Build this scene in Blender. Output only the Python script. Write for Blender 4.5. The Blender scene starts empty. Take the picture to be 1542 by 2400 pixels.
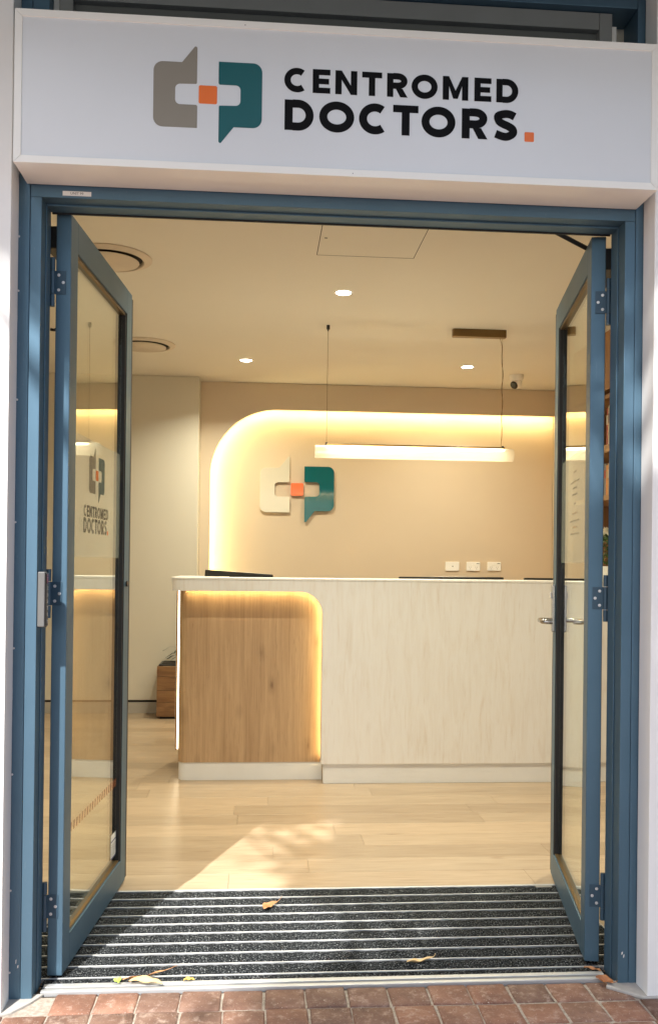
import bpy, bmesh, math, random
from mathutils import Vector, Matrix
R = math.radians
random.seed(7)
scene = bpy.context.scene
COL = scene.collection

# ------------------------------------------------------------------ camera, sky, sun, exposure
cam_data = bpy.data.cameras.new("camera")
cam = bpy.data.objects.new("camera", cam_data)
COL.objects.link(cam)
scene.camera = cam
yaw, pitch, roll = 0.077465, 0.004331, 0.011526
f_ = Vector((math.sin(yaw) * math.cos(pitch), math.cos(yaw) * math.cos(pitch), math.sin(pitch)))
r_ = Vector((math.cos(yaw), -math.sin(yaw), 0))
u_ = r_.cross(f_)
r2 = math.cos(roll) * r_ + math.sin(roll) * u_
u2 = -math.sin(roll) * r_ + math.cos(roll) * u_
m = Matrix((r2, u2, -f_)).transposed().to_4x4()
m.translation = Vector((-0.23295, -2.76374, 1.28933))
cam.matrix_world = m
cam_data.sensor_fit = 'VERTICAL'
cam_data.sensor_width = cam_data.sensor_height = 24.0
cam_data.lens = 2155.30 / 2400 * 24
cam_data.shift_x = -3.947 / 2400
cam_data.shift_y = 111.307 / 2400
cam_data.clip_start = 0.05
cam_data.clip_end = 2000

SUN_AZ = 200.1          # degrees clockwise from +Y
SUN_EL = 46.2
world = bpy.data.worlds.new("World")
scene.world = world
world.use_nodes = True
wn = world.node_tree.nodes
wl = world.node_tree.links
bg = wn['Background']
sky = wn.new('ShaderNodeTexSky')
sky.sky_type = 'NISHITA'
sky.sun_disc = False
sky.sun_elevation = R(SUN_EL)
sky.sun_rotation = R(SUN_AZ)
sky.air_density = 1.0
sky.dust_density = 2.0
sky.ozone_density = 1.2
wl.new(sky.outputs[0], bg.inputs[0])
bg.inputs[1].default_value = 0.15

sun_d = bpy.data.lights.new("sun", 'SUN')
sun_d.energy = 5.0
sun_d.angle = R(0.53)
sun_d.color = (1.0, 0.965, 0.91)
sun = bpy.data.objects.new("sun", sun_d)
COL.objects.link(sun)
to_sun = Vector((math.sin(R(SUN_AZ)) * math.cos(R(SUN_EL)), math.cos(R(SUN_AZ)) * math.cos(R(SUN_EL)), math.sin(R(SUN_EL))))
sun.rotation_euler = (-to_sun).to_track_quat('-Z', 'Y').to_euler()
sun.location = to_sun * 20

scene.view_settings.view_transform = 'Standard'
scene.view_settings.look = 'None'
scene.view_settings.exposure = 0.95
scene.view_settings.gamma = 1.0
scene.view_settings.use_curve_mapping = False
cy = scene.cycles
cy.max_bounces = 14
cy.diffuse_bounces = 7
cy.glossy_bounces = 6
cy.transparent_max_bounces = 24
cy.transmission_bounces = 8
cy.sample_clamp_indirect = 6.0
cy.blur_glossy = 0.6
cy.caustics_reflective = False
cy.caustics_refractive = False

# ------------------------------------------------------------------ materials
class NT:
    def __init__(self, name):
        self.m = bpy.data.materials.new(name)
        self.m.use_nodes = True
        self.t = self.m.node_tree
        self.b = self.t.nodes['Principled BSDF']
        self.out = self.t.nodes['Material Output']
    def n(self, t, **k):
        nd = self.t.nodes.new(t)
        for a, v in k.items():
            setattr(nd, a, v)
        return nd
    def l(self, a, b):
        self.t.links.new(a, b)
    def coord(self, scale=(1, 1, 1), rnd=False, kind='Object'):
        tc = self.n('ShaderNodeTexCoord')
        mp = self.n('ShaderNodeMapping')
        mp.inputs['Scale'].default_value = scale
        src = tc.outputs[kind]
        if rnd:
            oi = self.n('ShaderNodeObjectInfo')
            mul = self.n('ShaderNodeVectorMath', operation='SCALE')
            comb = self.n('ShaderNodeCombineXYZ')
            for i in range(3):
                self.l(oi.outputs['Random'], comb.inputs[i])
            self.l(comb.outputs[0], mul.inputs[0])
            mul.inputs['Scale'].default_value = 37.0
            add = self.n('ShaderNodeVectorMath', operation='ADD')
            self.l(src, add.inputs[0]); self.l(mul.outputs[0], add.inputs[1])
            src = add.outputs[0]
        self.l(src, mp.inputs[0])
        return mp.outputs[0]
    def noise(self, vec, scale, detail=4, rough=0.55, dist=0.0):
        nz = self.n('ShaderNodeTexNoise')
        nz.inputs['Scale'].default_value = scale
        nz.inputs['Detail'].default_value = detail
        nz.inputs['Roughness'].default_value = rough
        nz.inputs['Distortion'].default_value = dist
        self.l(vec, nz.inputs['Vector'])
        return nz.outputs['Fac']
    def ramp(self, fac, stops, interp='LINEAR'):
        rp = self.n('ShaderNodeValToRGB')
        rp.color_ramp.interpolation = interp
        e = rp.color_ramp.elements
        while len(e) < len(stops):
            e.new(0.5)
        for el, (p, c) in zip(e, stops):
            el.position = p
            el.color = (*c, 1) if len(c) == 3 else c
        self.l(fac, rp.inputs[0])
        return rp.outputs[0]
    def mix(self, fac, a, b, mode='MIX'):
        mx = self.n('ShaderNodeMix', data_type='RGBA', blend_type=mode)
        for v, i in ((fac, 0), (a, 6), (b, 7)):
            if isinstance(v, (int, float)):
                mx.inputs[i].default_value = v
            elif isinstance(v, tuple):
                mx.inputs[i].default_value = (*v, 1)
            else:
                self.l(v, mx.inputs[i])
        return mx.outputs[2]
    def math(self, op, a, b=0.0, clamp=False):
        nd = self.n('ShaderNodeMath', operation=op)
        nd.use_clamp = clamp
        for v, i in ((a, 0), (b, 1)):
            if isinstance(v, (int, float)):
                nd.inputs[i].default_value = v
            else:
                self.l(v, nd.inputs[i])
        return nd.outputs[0]
    def bump(self, h, strength=0.2, dist=0.002):
        bp = self.n('ShaderNodeBump')
        bp.inputs['Strength'].default_value = strength
        bp.inputs['Distance'].default_value = dist
        self.l(h, bp.inputs['Height'])
        self.l(bp.outputs[0], self.b.inputs['Normal'])
    def base(self, c):
        if isinstance(c, tuple):
            self.b.inputs['Base Color'].default_value = (*c, 1)
        else:
            self.l(c, self.b.inputs['Base Color'])
    def set(self, **k):
        for a, v in k.items():
            s = self.b.inputs[a.replace('_', ' ')]
            if isinstance(v, (int, float)):
                s.default_value = v
            elif isinstance(v, tuple):
                s.default_value = (*v, 1)
            else:
                self.l(v, s)
        return self

def plain(name, c, rough=0.5, metal=0.0, var=0.06, vscale=6.0, bump=0.0, bscale=300.0, **k):
    t = NT(name)
    v = t.coord()
    f = t.noise(v, vscale, 5)
    lo = tuple(max(0, x * (1 - var)) for x in c)
    hi = tuple(min(1, x * (1 + var)) for x in c)
    t.base(t.ramp(f, [(0.3, lo), (0.7, hi)]))
    t.set(Roughness=rough, Metallic=metal, **k)
    if bump:
        t.bump(t.noise(v, bscale, 2), bump, 0.0006)
    return t.m

def emit(name, c, s):
    t = NT(name)
    t.base((0.8, 0.8, 0.8))
    t.b.inputs['Emission Color'].default_value = (*c, 1)
    t.b.inputs['Emission Strength'].default_value = s
    return t.m

M = {}
# powder-coated aluminium of doors and frame
t = NT('slate_blue_powder_coat')
v = t.coord()
f = t.noise(v, 3.0, 5)
spk = t.noise(t.coord((60, 60, 14)), 3.0, 3)
dust = t.ramp(spk, [(0.0, (0, 0, 0)), (0.66, (0, 0, 0)), (0.78, (1, 1, 1))])
basec = t.ramp(f, [(0.3, (0.086, 0.160, 0.228)), (0.7, (0.098, 0.178, 0.252))])
scr = t.noise(t.coord((26, 26, 2.2)), 3.0, 5, 0.7)
scuff = t.ramp(scr, [(0.0, (0, 0, 0)), (0.66, (0, 0, 0)), (0.74, (1, 1, 1))])
basec = t.mix(t.math('MULTIPLY', scuff, 0.22), basec, (0.30, 0.36, 0.42))
t.base(t.mix(t.math('MULTIPLY', dust, 0.16), basec, (0.45, 0.46, 0.46)))
t.set(Roughness=t.math('ADD', t.math('MULTIPLY', t.noise(v, 9, 4), 0.08), 0.43), Metallic=0.62)
t.b.inputs['Specular IOR Level'].default_value = 0.45
t.bump(t.noise(v, 700, 1), 0.06, 0.0004)
M['slate'] = t.m
M['hinge_paint'] = plain('hinge_grey_paint', (0.040, 0.085, 0.130), 0.40, 0.2)
M['seal'] = plain('black_rubber', (0.012, 0.012, 0.014), 0.55)
M['dark_metal'] = plain('dark_metal', (0.02, 0.021, 0.024), 0.4)
M['steel'] = plain('brushed_steel', (0.42, 0.41, 0.40), 0.20, 1.0, 0.03)
M['screw'] = plain('zinc_screw', (0.75, 0.75, 0.76), 0.35, 0.6, 0.03)
M['alu'] = plain('bright_aluminium', (0.50, 0.51, 0.52), 0.42, 0.5, 0.05, 20)
M['white_alu'] = plain('white_powder_coat', (0.84, 0.84, 0.80), 0.28, 0, 0.02, 3)
M['sign_face'] = plain('sign_acrylic', (0.68, 0.71, 0.735), 0.25, 0, 0.02, 2.5)
M['black_print'] = plain('black_vinyl', (0.004, 0.004, 0.005), 0.6)
M['black_print'].node_tree.nodes['Principled BSDF'].inputs['Specular IOR Level'].default_value = 0.12
M['taupe_print'] = plain('taupe_vinyl', (0.245, 0.222, 0.18), 0.3, 0, 0.02)
M['teal_print'] = plain('teal_vinyl', (0.004, 0.100, 0.112), 0.3, 0, 0.02)
M['orange_print'] = plain('orange_vinyl', (0.78, 0.16, 0.022), 0.35, 0, 0.02)
def vinyl(name, c, k):
    t = NT(name)
    t.base(c); t.set(Roughness=0.5)
    t.b.inputs['Specular IOR Level'].default_value = 0.1
    tr = t.n('ShaderNodeBsdfTransparent'); mx = t.n('ShaderNodeMixShader'); mx.inputs[0].default_value = k
    t.l(tr.outputs[0], mx.inputs[1]); t.l(t.b.outputs[0], mx.inputs[2]); t.l(mx.outputs[0], t.out.inputs[0])
    return t.m
M['vinyl_text'] = vinyl('film_brown_black', (0.05, 0.03, 0.02), 0.50)
M['vinyl_taupe'] = vinyl('film_taupe', (0.20, 0.16, 0.11), 0.42)
M['vinyl_teal'] = vinyl('film_teal', (0.01, 0.07, 0.08), 0.46)
M['vinyl_orange'] = vinyl('film_orange', (0.70, 0.18, 0.04), 0.75)
M['vinyl_band'] = vinyl('film_orange_band', (0.65, 0.20, 0.06), 0.30)
M['vinyl_faint'] = vinyl('film_faint_black', (0.06, 0.05, 0.03), 0.17)
M['vinyl_faint_orange'] = vinyl('film_faint_orange', (0.65, 0.28, 0.08), 0.20)
M['frost'] = vinyl('frosted_film', (0.74, 0.80, 0.70), 0.10)
M['taupe_acrylic'] = plain('cream_acrylic', (0.60, 0.565, 0.47), 0.08, 0, 0.02)
M['teal_acrylic'] = plain('teal_acrylic', (0.003, 0.10, 0.115), 0.06, 0, 0.02)
M['orange_acrylic'] = plain('orange_acrylic', (0.80, 0.17, 0.07), 0.07, 0, 0.02)

def wall_paint(name, c, rough=0.55, var=0.03, dirt=0.0):
    t = NT(name)
    v = t.coord()
    big = t.noise(v, 1.1, 4)
    fine = t.noise(v, 160, 3)
    lo = tuple(x * (1 - var) for x in c)
    hi = tuple(min(1, x * (1 + var)) for x in c)
    colr = t.ramp(big, [(0.3, lo), (0.7, hi)])
    if dirt:
        # splash marks low on the wall and faint streaks
        st = t.noise(t.coord((14, 14, 0.7)), 2.0, 5)
        colr = t.mix(t.math('MULTIPLY', t.ramp(st, [(0.5, (0, 0, 0)), (0.85, (1, 1, 1))]), dirt), colr, (0.36, 0.33, 0.29))
    t.base(colr)
    t.set(Roughness=rough)
    t.bump(fine, 0.10, 0.001)
    return t.m
M['pier_paint'] = wall_paint('exterior_white_paint', (0.78, 0.78, 0.77), 0.7, 0.02, 0.10)
M['ceiling_paint'] = wall_paint('ceiling_paint', (0.76, 0.73, 0.66), 0.8, 0.015)
M['wall_paint'] = wall_paint('cream_wall_paint', (0.66, 0.625, 0.535), 0.6, 0.02)
M['taupe_wall'] = wall_paint('taupe_wall_paint', (0.56, 0.46, 0.345), 0.55, 0.03)
M['taupe_panel'] = wall_paint('taupe_panel_paint', (0.64, 0.545, 0.425), 0.5, 0.02)
M['skirting'] = plain('grey_skirting', (0.42, 0.40, 0.36), 0.45)
M['shadow_gap'] = plain('black_shadow_gap', (0.012, 0.010, 0.010), 0.7)
M['grey_board'] = plain('grey_board', (0.20, 0.205, 0.20), 0.6)
M['grey_board_dark'] = plain('dark_grey_board', (0.10, 0.105, 0.10), 0.6)
M['white_plastic'] = plain('white_plastic', (0.80, 0.79, 0.76), 0.35)
M['black_plastic'] = plain('black_plastic', (0.012, 0.011, 0.010), 0.30)
M['grey_plastic'] = plain('grey_plastic', (0.20, 0.20, 0.195), 0.4)
M['keypad_grey'] = plain('keypad_grey', (0.11, 0.11, 0.108), 0.6)
M['paper'] = plain('white_label', (0.80, 0.80, 0.78), 0.5)
M['ink'] = plain('grey_ink', (0.10, 0.10, 0.11), 0.6)
M['navy_ink'] = plain('navy_ink', (0.02, 0.03, 0.12), 0.5)
M['vent_paint'] = plain('vent_enamel', (0.62, 0.54, 0.45), 0.5)
M['bronze'] = plain('aged_bronze', (0.20, 0.13, 0.055), 0.40, 0.75, 0.08, 8)
M['pot'] = plain('white_ceramic', (0.72, 0.70, 0.64), 0.3)
M['soil'] = plain('dark_soil', (0.03, 0.022, 0.015), 0.9, 0, 0.3, 30)
M['concrete'] = plain('pale_concrete', (0.42, 0.40, 0.37), 0.85, 0, 0.15, 14, 0.3, 120)
M['awning'] = plain('awning_soffit', (0.06, 0.062, 0.065), 0.7)

# glass pane, thin: clear with two-surface Fresnel reflection
t = NT('clear_glass')
t.t.nodes.remove(t.b)
tr = t.n('ShaderNodeBsdfTransparent'); tr.inputs[0].default_value = (0.93, 0.955, 0.93, 1)
gl = t.n('ShaderNodeBsdfGlossy'); gl.inputs['Roughness'].default_value = 0.012
gl.inputs['Color'].default_value = (0.95, 0.97, 0.95, 1)
geo = t.n('ShaderNodeNewGeometry')
dot = t.n('ShaderNodeVectorMath', operation='DOT_PRODUCT')
t.l(geo.outputs['Normal'], dot.inputs[0]); t.l(geo.outputs['Incoming'], dot.inputs[1])
c1 = t.math('SUBTRACT', 1.0, t.math('ABSOLUTE', dot.outputs['Value']))
schl = t.math('ADD', t.math('MULTIPLY', t.math('POWER', c1, 5.0), 0.96), 0.04)
two = t.math('DIVIDE', t.math('MULTIPLY', schl, 2.0), t.math('ADD', schl, 1.0))
ms = t.n('ShaderNodeMixShader')
t.l(two, ms.inputs[0]); t.l(tr.outputs[0], ms.inputs[1]); t.l(gl.outputs[0], ms.inputs[2])
t.l(ms.outputs[0], t.out.inputs[0])
M['glass'] = t.m

# oak floor planks (grain along local X)
t = NT('oak_plank')
v = t.coord((1.0, 9.0, 9.0), rnd=True)
g1 = t.noise(v, 3.0, 8, 0.62, 0.6)
g2 = t.noise(t.coord((2.0, 60.0, 60.0), rnd=True), 3.0, 4)
c = t.ramp(g1, [(0.22, (0.235, 0.165, 0.105)), (0.42, (0.35, 0.265, 0.180)), (0.62, (0.405, 0.318, 0.224)), (0.8, (0.34, 0.255, 0.172))])
dash = t.noise(t.coord((2.6, 42.0, 42.0), rnd=True), 2.0, 3, 0.5)
c = t.mix(t.math('MULTIPLY', t.ramp(dash, [(0.66, (0, 0, 0)), (0.76, (1, 1, 1))]), 0.5), c, (0.22, 0.14, 0.08))
c = t.mix(0.32, c, t.ramp(g2, [(0.3, (0.23, 0.16, 0.10)), (0.7, (0.53, 0.42, 0.29))]))
oi = t.n('ShaderNodeObjectInfo')
tone = t.ramp(oi.outputs['Random'], [(0.0, (0.82, 0.80, 0.78)), (0.5, (0.96, 0.96, 0.96)), (1.0, (1.06, 1.04, 1.02))])
c = t.mix(1.0, c, tone, 'MULTIPLY')
kn = t.noise(t.coord((3.0, 12.0, 12.0), rnd=True), 1.6, 2, 0.4)
c = t.mix(t.math('MULTIPLY', t.ramp(kn, [(0.70, (0, 0, 0)), (0.80, (1, 1, 1))]), 0.55), c, (0.15, 0.085, 0.045))
t.base(c)
t.set(Roughness=t.math('ADD', t.math('MULTIPLY', g2, 0.12), 0.27))
t.bump(g2, 0.05, 0.001)
M['oak'] = t.m
M['floor_base'] = plain('floor_screed', (0.17, 0.115, 0.07), 0.9)

def timber(name, cols, scale=(7, 7, 0.9), rough=0.45, knots=0.75, rnd=False, streak=0.25):
    t = NT(name)
    v = t.coord(scale, rnd=rnd)
    g1 = t.noise(v, 2.4, 8, 0.6, 1.2)
    fine = t.noise(t.coord(tuple(s * 9 if s > 2 else s * 1.6 for s in scale), rnd=rnd), 2.4, 4)
    c = t.ramp(g1, [(0.25, cols[0]), (0.45, cols[1]), (0.62, cols[2]), (0.8, cols[1])])
    c = t.mix(streak, c, t.ramp(fine, [(0.3, cols[0]), (0.7, cols[2])]))
    if knots:
        kn = t.noise(t.coord(tuple(s * 0.85 if s > 2 else s * 2.6 for s in scale), rnd=rnd), 1.3, 3, 0.5, 0.8)
        k = t.ramp(kn, [(0.66, (0, 0, 0)), (0.76, (1, 1, 1))])
        c = t.mix(t.math('MULTIPLY', k, knots), c, tuple(x * 0.35 for x in cols[0]))
    t.base(c)
    t.set(Roughness=rough)
    t.bump(fine, 0.08, 0.001)
    return t.m
t = NT('warm_oak_panel')
v = t.coord((1, 1, 1))
warp = t.n('ShaderNodeVectorMath', operation='ADD')
t.l(v, warp.inputs[0])
wv = t.n('ShaderNodeTexNoise'); wv.inputs['Scale'].default_value = 3.0; wv.inputs['Detail'].default_value = 3
mpw = t.n('ShaderNodeMapping'); mpw.inputs['Scale'].default_value = (1, 1, 0.35)
t.l(v, mpw.inputs[0]); t.l(mpw.outputs[0], wv.inputs['Vector'])
wsc = t.n('ShaderNodeVectorMath', operation='SCALE'); wsc.inputs['Scale'].default_value = 0.05
t.l(wv.outputs['Color'], wsc.inputs[0]); t.l(wsc.outputs[0], warp.inputs[1])
def stretched(sc):
    mp = t.n('ShaderNodeMapping'); mp.inputs['Scale'].default_value = sc
    t.l(warp.outputs[0], mp.inputs[0]); return mp.outputs[0]
broad = t.noise(stretched((9, 9, 0.5)), 1.0, 4)
grain = t.noise(stretched((120, 120, 2.2)), 1.0, 5, 0.65)
pore = t.noise(stretched((320, 320, 9)), 1.0, 2)
c = t.ramp(broad, [(0.30, (0.235, 0.135, 0.065)), (0.44, (0.385, 0.245, 0.130)), (0.56, (0.470, 0.315, 0.178)), (0.70, (0.335, 0.205, 0.105))])
c = t.mix(0.45, c, t.ramp(grain, [(0.30, (0.25, 0.155, 0.083)), (0.52, (0.42, 0.285, 0.165)), (0.72, (0.52, 0.375, 0.235))]))
c = t.mix(t.math('MULTIPLY', t.ramp(pore, [(0.26, (1, 1, 1)), (0.38, (0, 0, 0))]), 0.5), c, (0.17, 0.095, 0.045))
vo = t.n('ShaderNodeTexVoronoi'); vo.inputs['Scale'].default_value = 1.0; vo.inputs['Randomness'].default_value = 1.0
t.l(stretched((7.5, 7.5, 3.4)), vo.inputs['Vector'])
kd = t.math('ADD', vo.outputs['Distance'], t.math('MULTIPLY', t.math('SUBTRACT', grain, 0.5), 0.16))
c = t.mix(t.math('MULTIPLY', t.ramp(kd, [(0.03, (1, 1, 1)), (0.10, (0.35, 0.35, 0.35)), (0.24, (0, 0, 0))]), 0.75), c, (0.14, 0.075, 0.035))
crk = t.noise(stretched((26, 26, 0.55)), 1.0, 3)
c = t.mix(t.math('MULTIPLY', t.ramp(crk, [(0.70, (0, 0, 0)), (0.78, (1, 1, 1))]), 0.35), c, (0.20, 0.11, 0.05))
t.base(c); t.set(Roughness=0.42)
t.bump(grain, 0.12, 0.001)
M['counter_wood'] = t.m
M['shelf_wood'] = timber('brown_shelf_timber', [(0.17, 0.085, 0.032), (0.27, 0.14, 0.06), (0.33, 0.18, 0.08)], knots=0)
M['crate_wood'] = timber('recycled_timber', [(0.10, 0.045, 0.02), (0.20, 0.10, 0.045), (0.31, 0.17, 0.075)], scale=(1.2, 1.2, 9), rnd=True, knots=0.5)

# pale limewashed laminate with vertical drifts
t = NT('pale_laminate')
v = t.coord((15.0, 15.0, 2.0))
a = t.noise(v, 1.6, 6, 0.62, 0.8)
b = t.noise(t.coord((2.6, 2.6, 1.1)), 1.8, 3)
a2 = t.noise(t.coord((38.0, 38.0, 3.2)), 1.6, 4, 0.6, 0.4)
fine = t.noise(t.coord((170, 170, 5.0)), 1.6, 3)
c = t.ramp(a, [(0.28, (0.63, 0.555, 0.475)), (0.42, (0.735, 0.71, 0.675)), (0.58, (0.785, 0.785, 0.775)), (0.80, (0.745, 0.735, 0.715))])
c = t.mix(t.math('MULTIPLY', b, 0.8), c, (0.775, 0.775, 0.765))
c = t.mix(t.math('MULTIPLY', t.ramp(a2, [(0.58, (0, 0, 0)), (0.74, (1, 1, 1))]), 0.42), c, (0.60, 0.525, 0.455))
c = t.mix(0.10, c, t.ramp(fine, [(0.3, (0.62, 0.56, 0.49)), (0.7, (0.80, 0.77, 0.73))]))
t.base(c)
t.set(Roughness=0.38)
M['laminate'] = t.m
M['kick'] = plain('white_kickboard', (0.72, 0.73, 0.73), 0.35, 0.0, 0.03)

# mat carpet: black pile with pale flecks
t = NT('mat_carpet')
v = t.coord()
f1 = t.noise(v, 190, 2, 0.8)
f2 = t.noise(v, 60, 4)
c = t.ramp(f1, [(0.40, (0.004, 0.005, 0.006)), (0.52, (0.012, 0.014, 0.016)), (0.60, (0.06, 0.066, 0.072)), (0.68, (0.36, 0.38, 0.39))])
c = t.mix(t.math('MULTIPLY', t.ramp(f2, [(0.45, (0, 0, 0)), (0.8, (1, 1, 1))]), 0.10), c, (0.08, 0.08, 0.08))
t.base(c)
t.set(Roughness=0.95)
t.b.inputs['Specular IOR Level'].default_value = 0.05
t.bump(f1, 0.9, 0.004)
M['carpet'] = t.m

# terracotta paver
t = NT('terracotta_paver')
v = t.coord((1, 1, 1), rnd=True)
big = t.noise(v, 9, 6, 0.65)
mid = t.noise(v, 34, 5, 0.7)
spk = t.noise(v, 210, 2, 0.6)
c = t.ramp(big, [(0.28, (0.125, 0.065, 0.045)), (0.5, (0.200, 0.105, 0.072)), (0.72, (0.295, 0.178, 0.128))])
oi = t.n('ShaderNodeObjectInfo')
c = t.mix(1.0, c, t.ramp(oi.outputs['Random'], [(0.0, (0.80, 0.84, 0.86)), (0.5, (1, 1, 1)), (1.0, (1.15, 1.02, 0.94))]), 'MULTIPLY')
c = t.mix(t.math('MULTIPLY', t.ramp(mid, [(0.52, (0, 0, 0)), (0.70, (1, 1, 1))]), 0.62), c, (0.44, 0.33, 0.27))
c = t.mix(t.math('MULTIPLY', t.ramp(mid, [(0.24, (1, 1, 1)), (0.38, (0, 0, 0))]), 0.55), c, (0.10, 0.06, 0.055))
c = t.mix(t.math('MULTIPLY', t.ramp(spk, [(0.66, (0, 0, 0)), (0.74, (1, 1, 1))]), 0.8), c, (0.62, 0.54, 0.47))
t.base(c)
t.set(Roughness=0.8)
t.bump(t.mix(0.5, mid, spk), 0.9, 0.006)
M['paver'] = t.m
t = NT('sandy_mortar')
v = t.coord()
t.base(t.ramp(t.noise(v, 90, 4), [(0.3, (0.24, 0.20, 0.165)), (0.7, (0.42, 0.37, 0.315))]))
t.set(Roughness=0.95)
t.bump(t.noise(v, 300, 2), 0.6, 0.003)
M['mortar'] = t.m
t = NT('street_surface')
v = t.coord()
br = t.n('ShaderNodeTexBrick')
br.offset = 0.0
br.inputs['Scale'].default_value = 1.0
br.inputs['Brick Width'].default_value = 0.1235
br.inputs['Row Height'].default_value = 0.1235
br.inputs['Mortar Size'].default_value = 0.005
br.inputs['Color1'].default_value = (0.25, 0.125, 0.09, 1)
br.inputs['Color2'].default_value = (0.33, 0.19, 0.14, 1)
br.inputs['Mortar'].default_value = (0.45, 0.40, 0.35, 1)
t.l(v, br.inputs['Vector'])
t.base(t.mix(0.35, br.outputs[0], t.ramp(t.noise(v, 3, 5), [(0.3, (0.20, 0.11, 0.085)), (0.7, (0.38, 0.27, 0.21))])))
t.set(Roughness=0.85)
M['street'] = t.m
M['road'] = plain('pale_road_surface', (0.20, 0.205, 0.21), 0.9, 0, 0.2, 20)

def leafmat(name, c, c2, rough=0.5, trans=0.0):
    t = NT(name)
    v = t.coord()
    t.base(t.ramp(t.noise(v, 40, 4), [(0.3, c), (0.7, c2)]))
    t.set(Roughness=rough)
    return t.m
M['green_leaf'] = leafmat('green_leaf', (0.025, 0.065, 0.012), (0.06, 0.13, 0.025))
M['strap_leaf'] = leafmat('dark_strap_leaf', (0.022, 0.045, 0.02), (0.05, 0.085, 0.035), 0.35)
M['petal'] = leafmat('white_petal', (0.72, 0.70, 0.58), (0.80, 0.78, 0.68))
M['tan_leaf'] = leafmat('dry_tan_leaf', (0.36, 0.15, 0.055), (0.52, 0.27, 0.12), 0.55)
M['pale_leaf'] = leafmat('dry_pale_leaf', (0.48, 0.32, 0.16), (0.62, 0.44, 0.22), 0.55)
M['rust_leaf'] = leafmat('dry_rust_leaf', (0.25, 0.085, 0.03), (0.40, 0.17, 0.06), 0.55)
M['yellow_leaf'] = leafmat('yellow_leaf', (0.62, 0.40, 0.06), (0.72, 0.52, 0.14), 0.55)
M['lime_leaf'] = leafmat('lime_leaf', (0.30, 0.46, 0.06), (0.45, 0.55, 0.12), 0.5)
M['bark'] = plain('grey_bark', (0.16, 0.12, 0.09), 0.9, 0, 0.3, 12)
BOOK = [plain('book_cloth_%s' % nme, c, 0.6) for nme, c in (
    ('cream', (0.55, 0.48, 0.36)), ('red', (0.30, 0.04, 0.03)), ('navy', (0.03, 0.04, 0.09)),
    ('tan', (0.42, 0.27, 0.13)), ('grey', (0.16, 0.16, 0.16)), ('white', (0.66, 0.62, 0.54)), ('orange', (0.55, 0.20, 0.05)))]

WARM = (1.0, 0.70, 0.36)
M['led'] = emit('warm_led_strip', (1.0, 0.82, 0.41), 78.0)
M['led_counter'] = emit('warm_led_strip_counter', (1.0, 0.76, 0.36), 26.0)
M['led_bright'] = emit('warm_led_tape', (1.0, 0.86, 0.60), 5.0)
M['lamp_disc'] = emit('downlight_lens', (1.0, 0.93, 0.80), 14.0)
M['pendant_led'] = emit('pendant_led', (1.0, 0.84, 0.56), 9.0)
t = NT('reeded_glass_shade')
t.t.nodes.remove(t.b)
tr = t.n('ShaderNodeBsdfTransparent'); tr.inputs[0].default_value = (1, 0.98, 0.93, 1)
df = t.n('ShaderNodeBsdfTranslucent'); df.inputs[0].default_value = (0.9, 0.86, 0.76, 1)
d2 = t.n('ShaderNodeBsdfPrincipled'); d2.inputs['Base Color'].default_value = (0.85, 0.80, 0.70, 1); d2.inputs['Roughness'].default_value = 0.2
m1 = t.n('ShaderNodeMixShader'); m1.inputs[0].default_value = 0.5
m2 = t.n('ShaderNodeMixShader'); m2.inputs[0].default_value = 0.62
t.l(df.outputs[0], m1.inputs[1]); t.l(d2.outputs[0], m1.inputs[2])
t.l(tr.outputs[0], m2.inputs[1]); t.l(m1.outputs[0], m2.inputs[2]); t.l(m2.outputs[0], t.out.inputs[0])
M['shade'] = t.m

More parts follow.
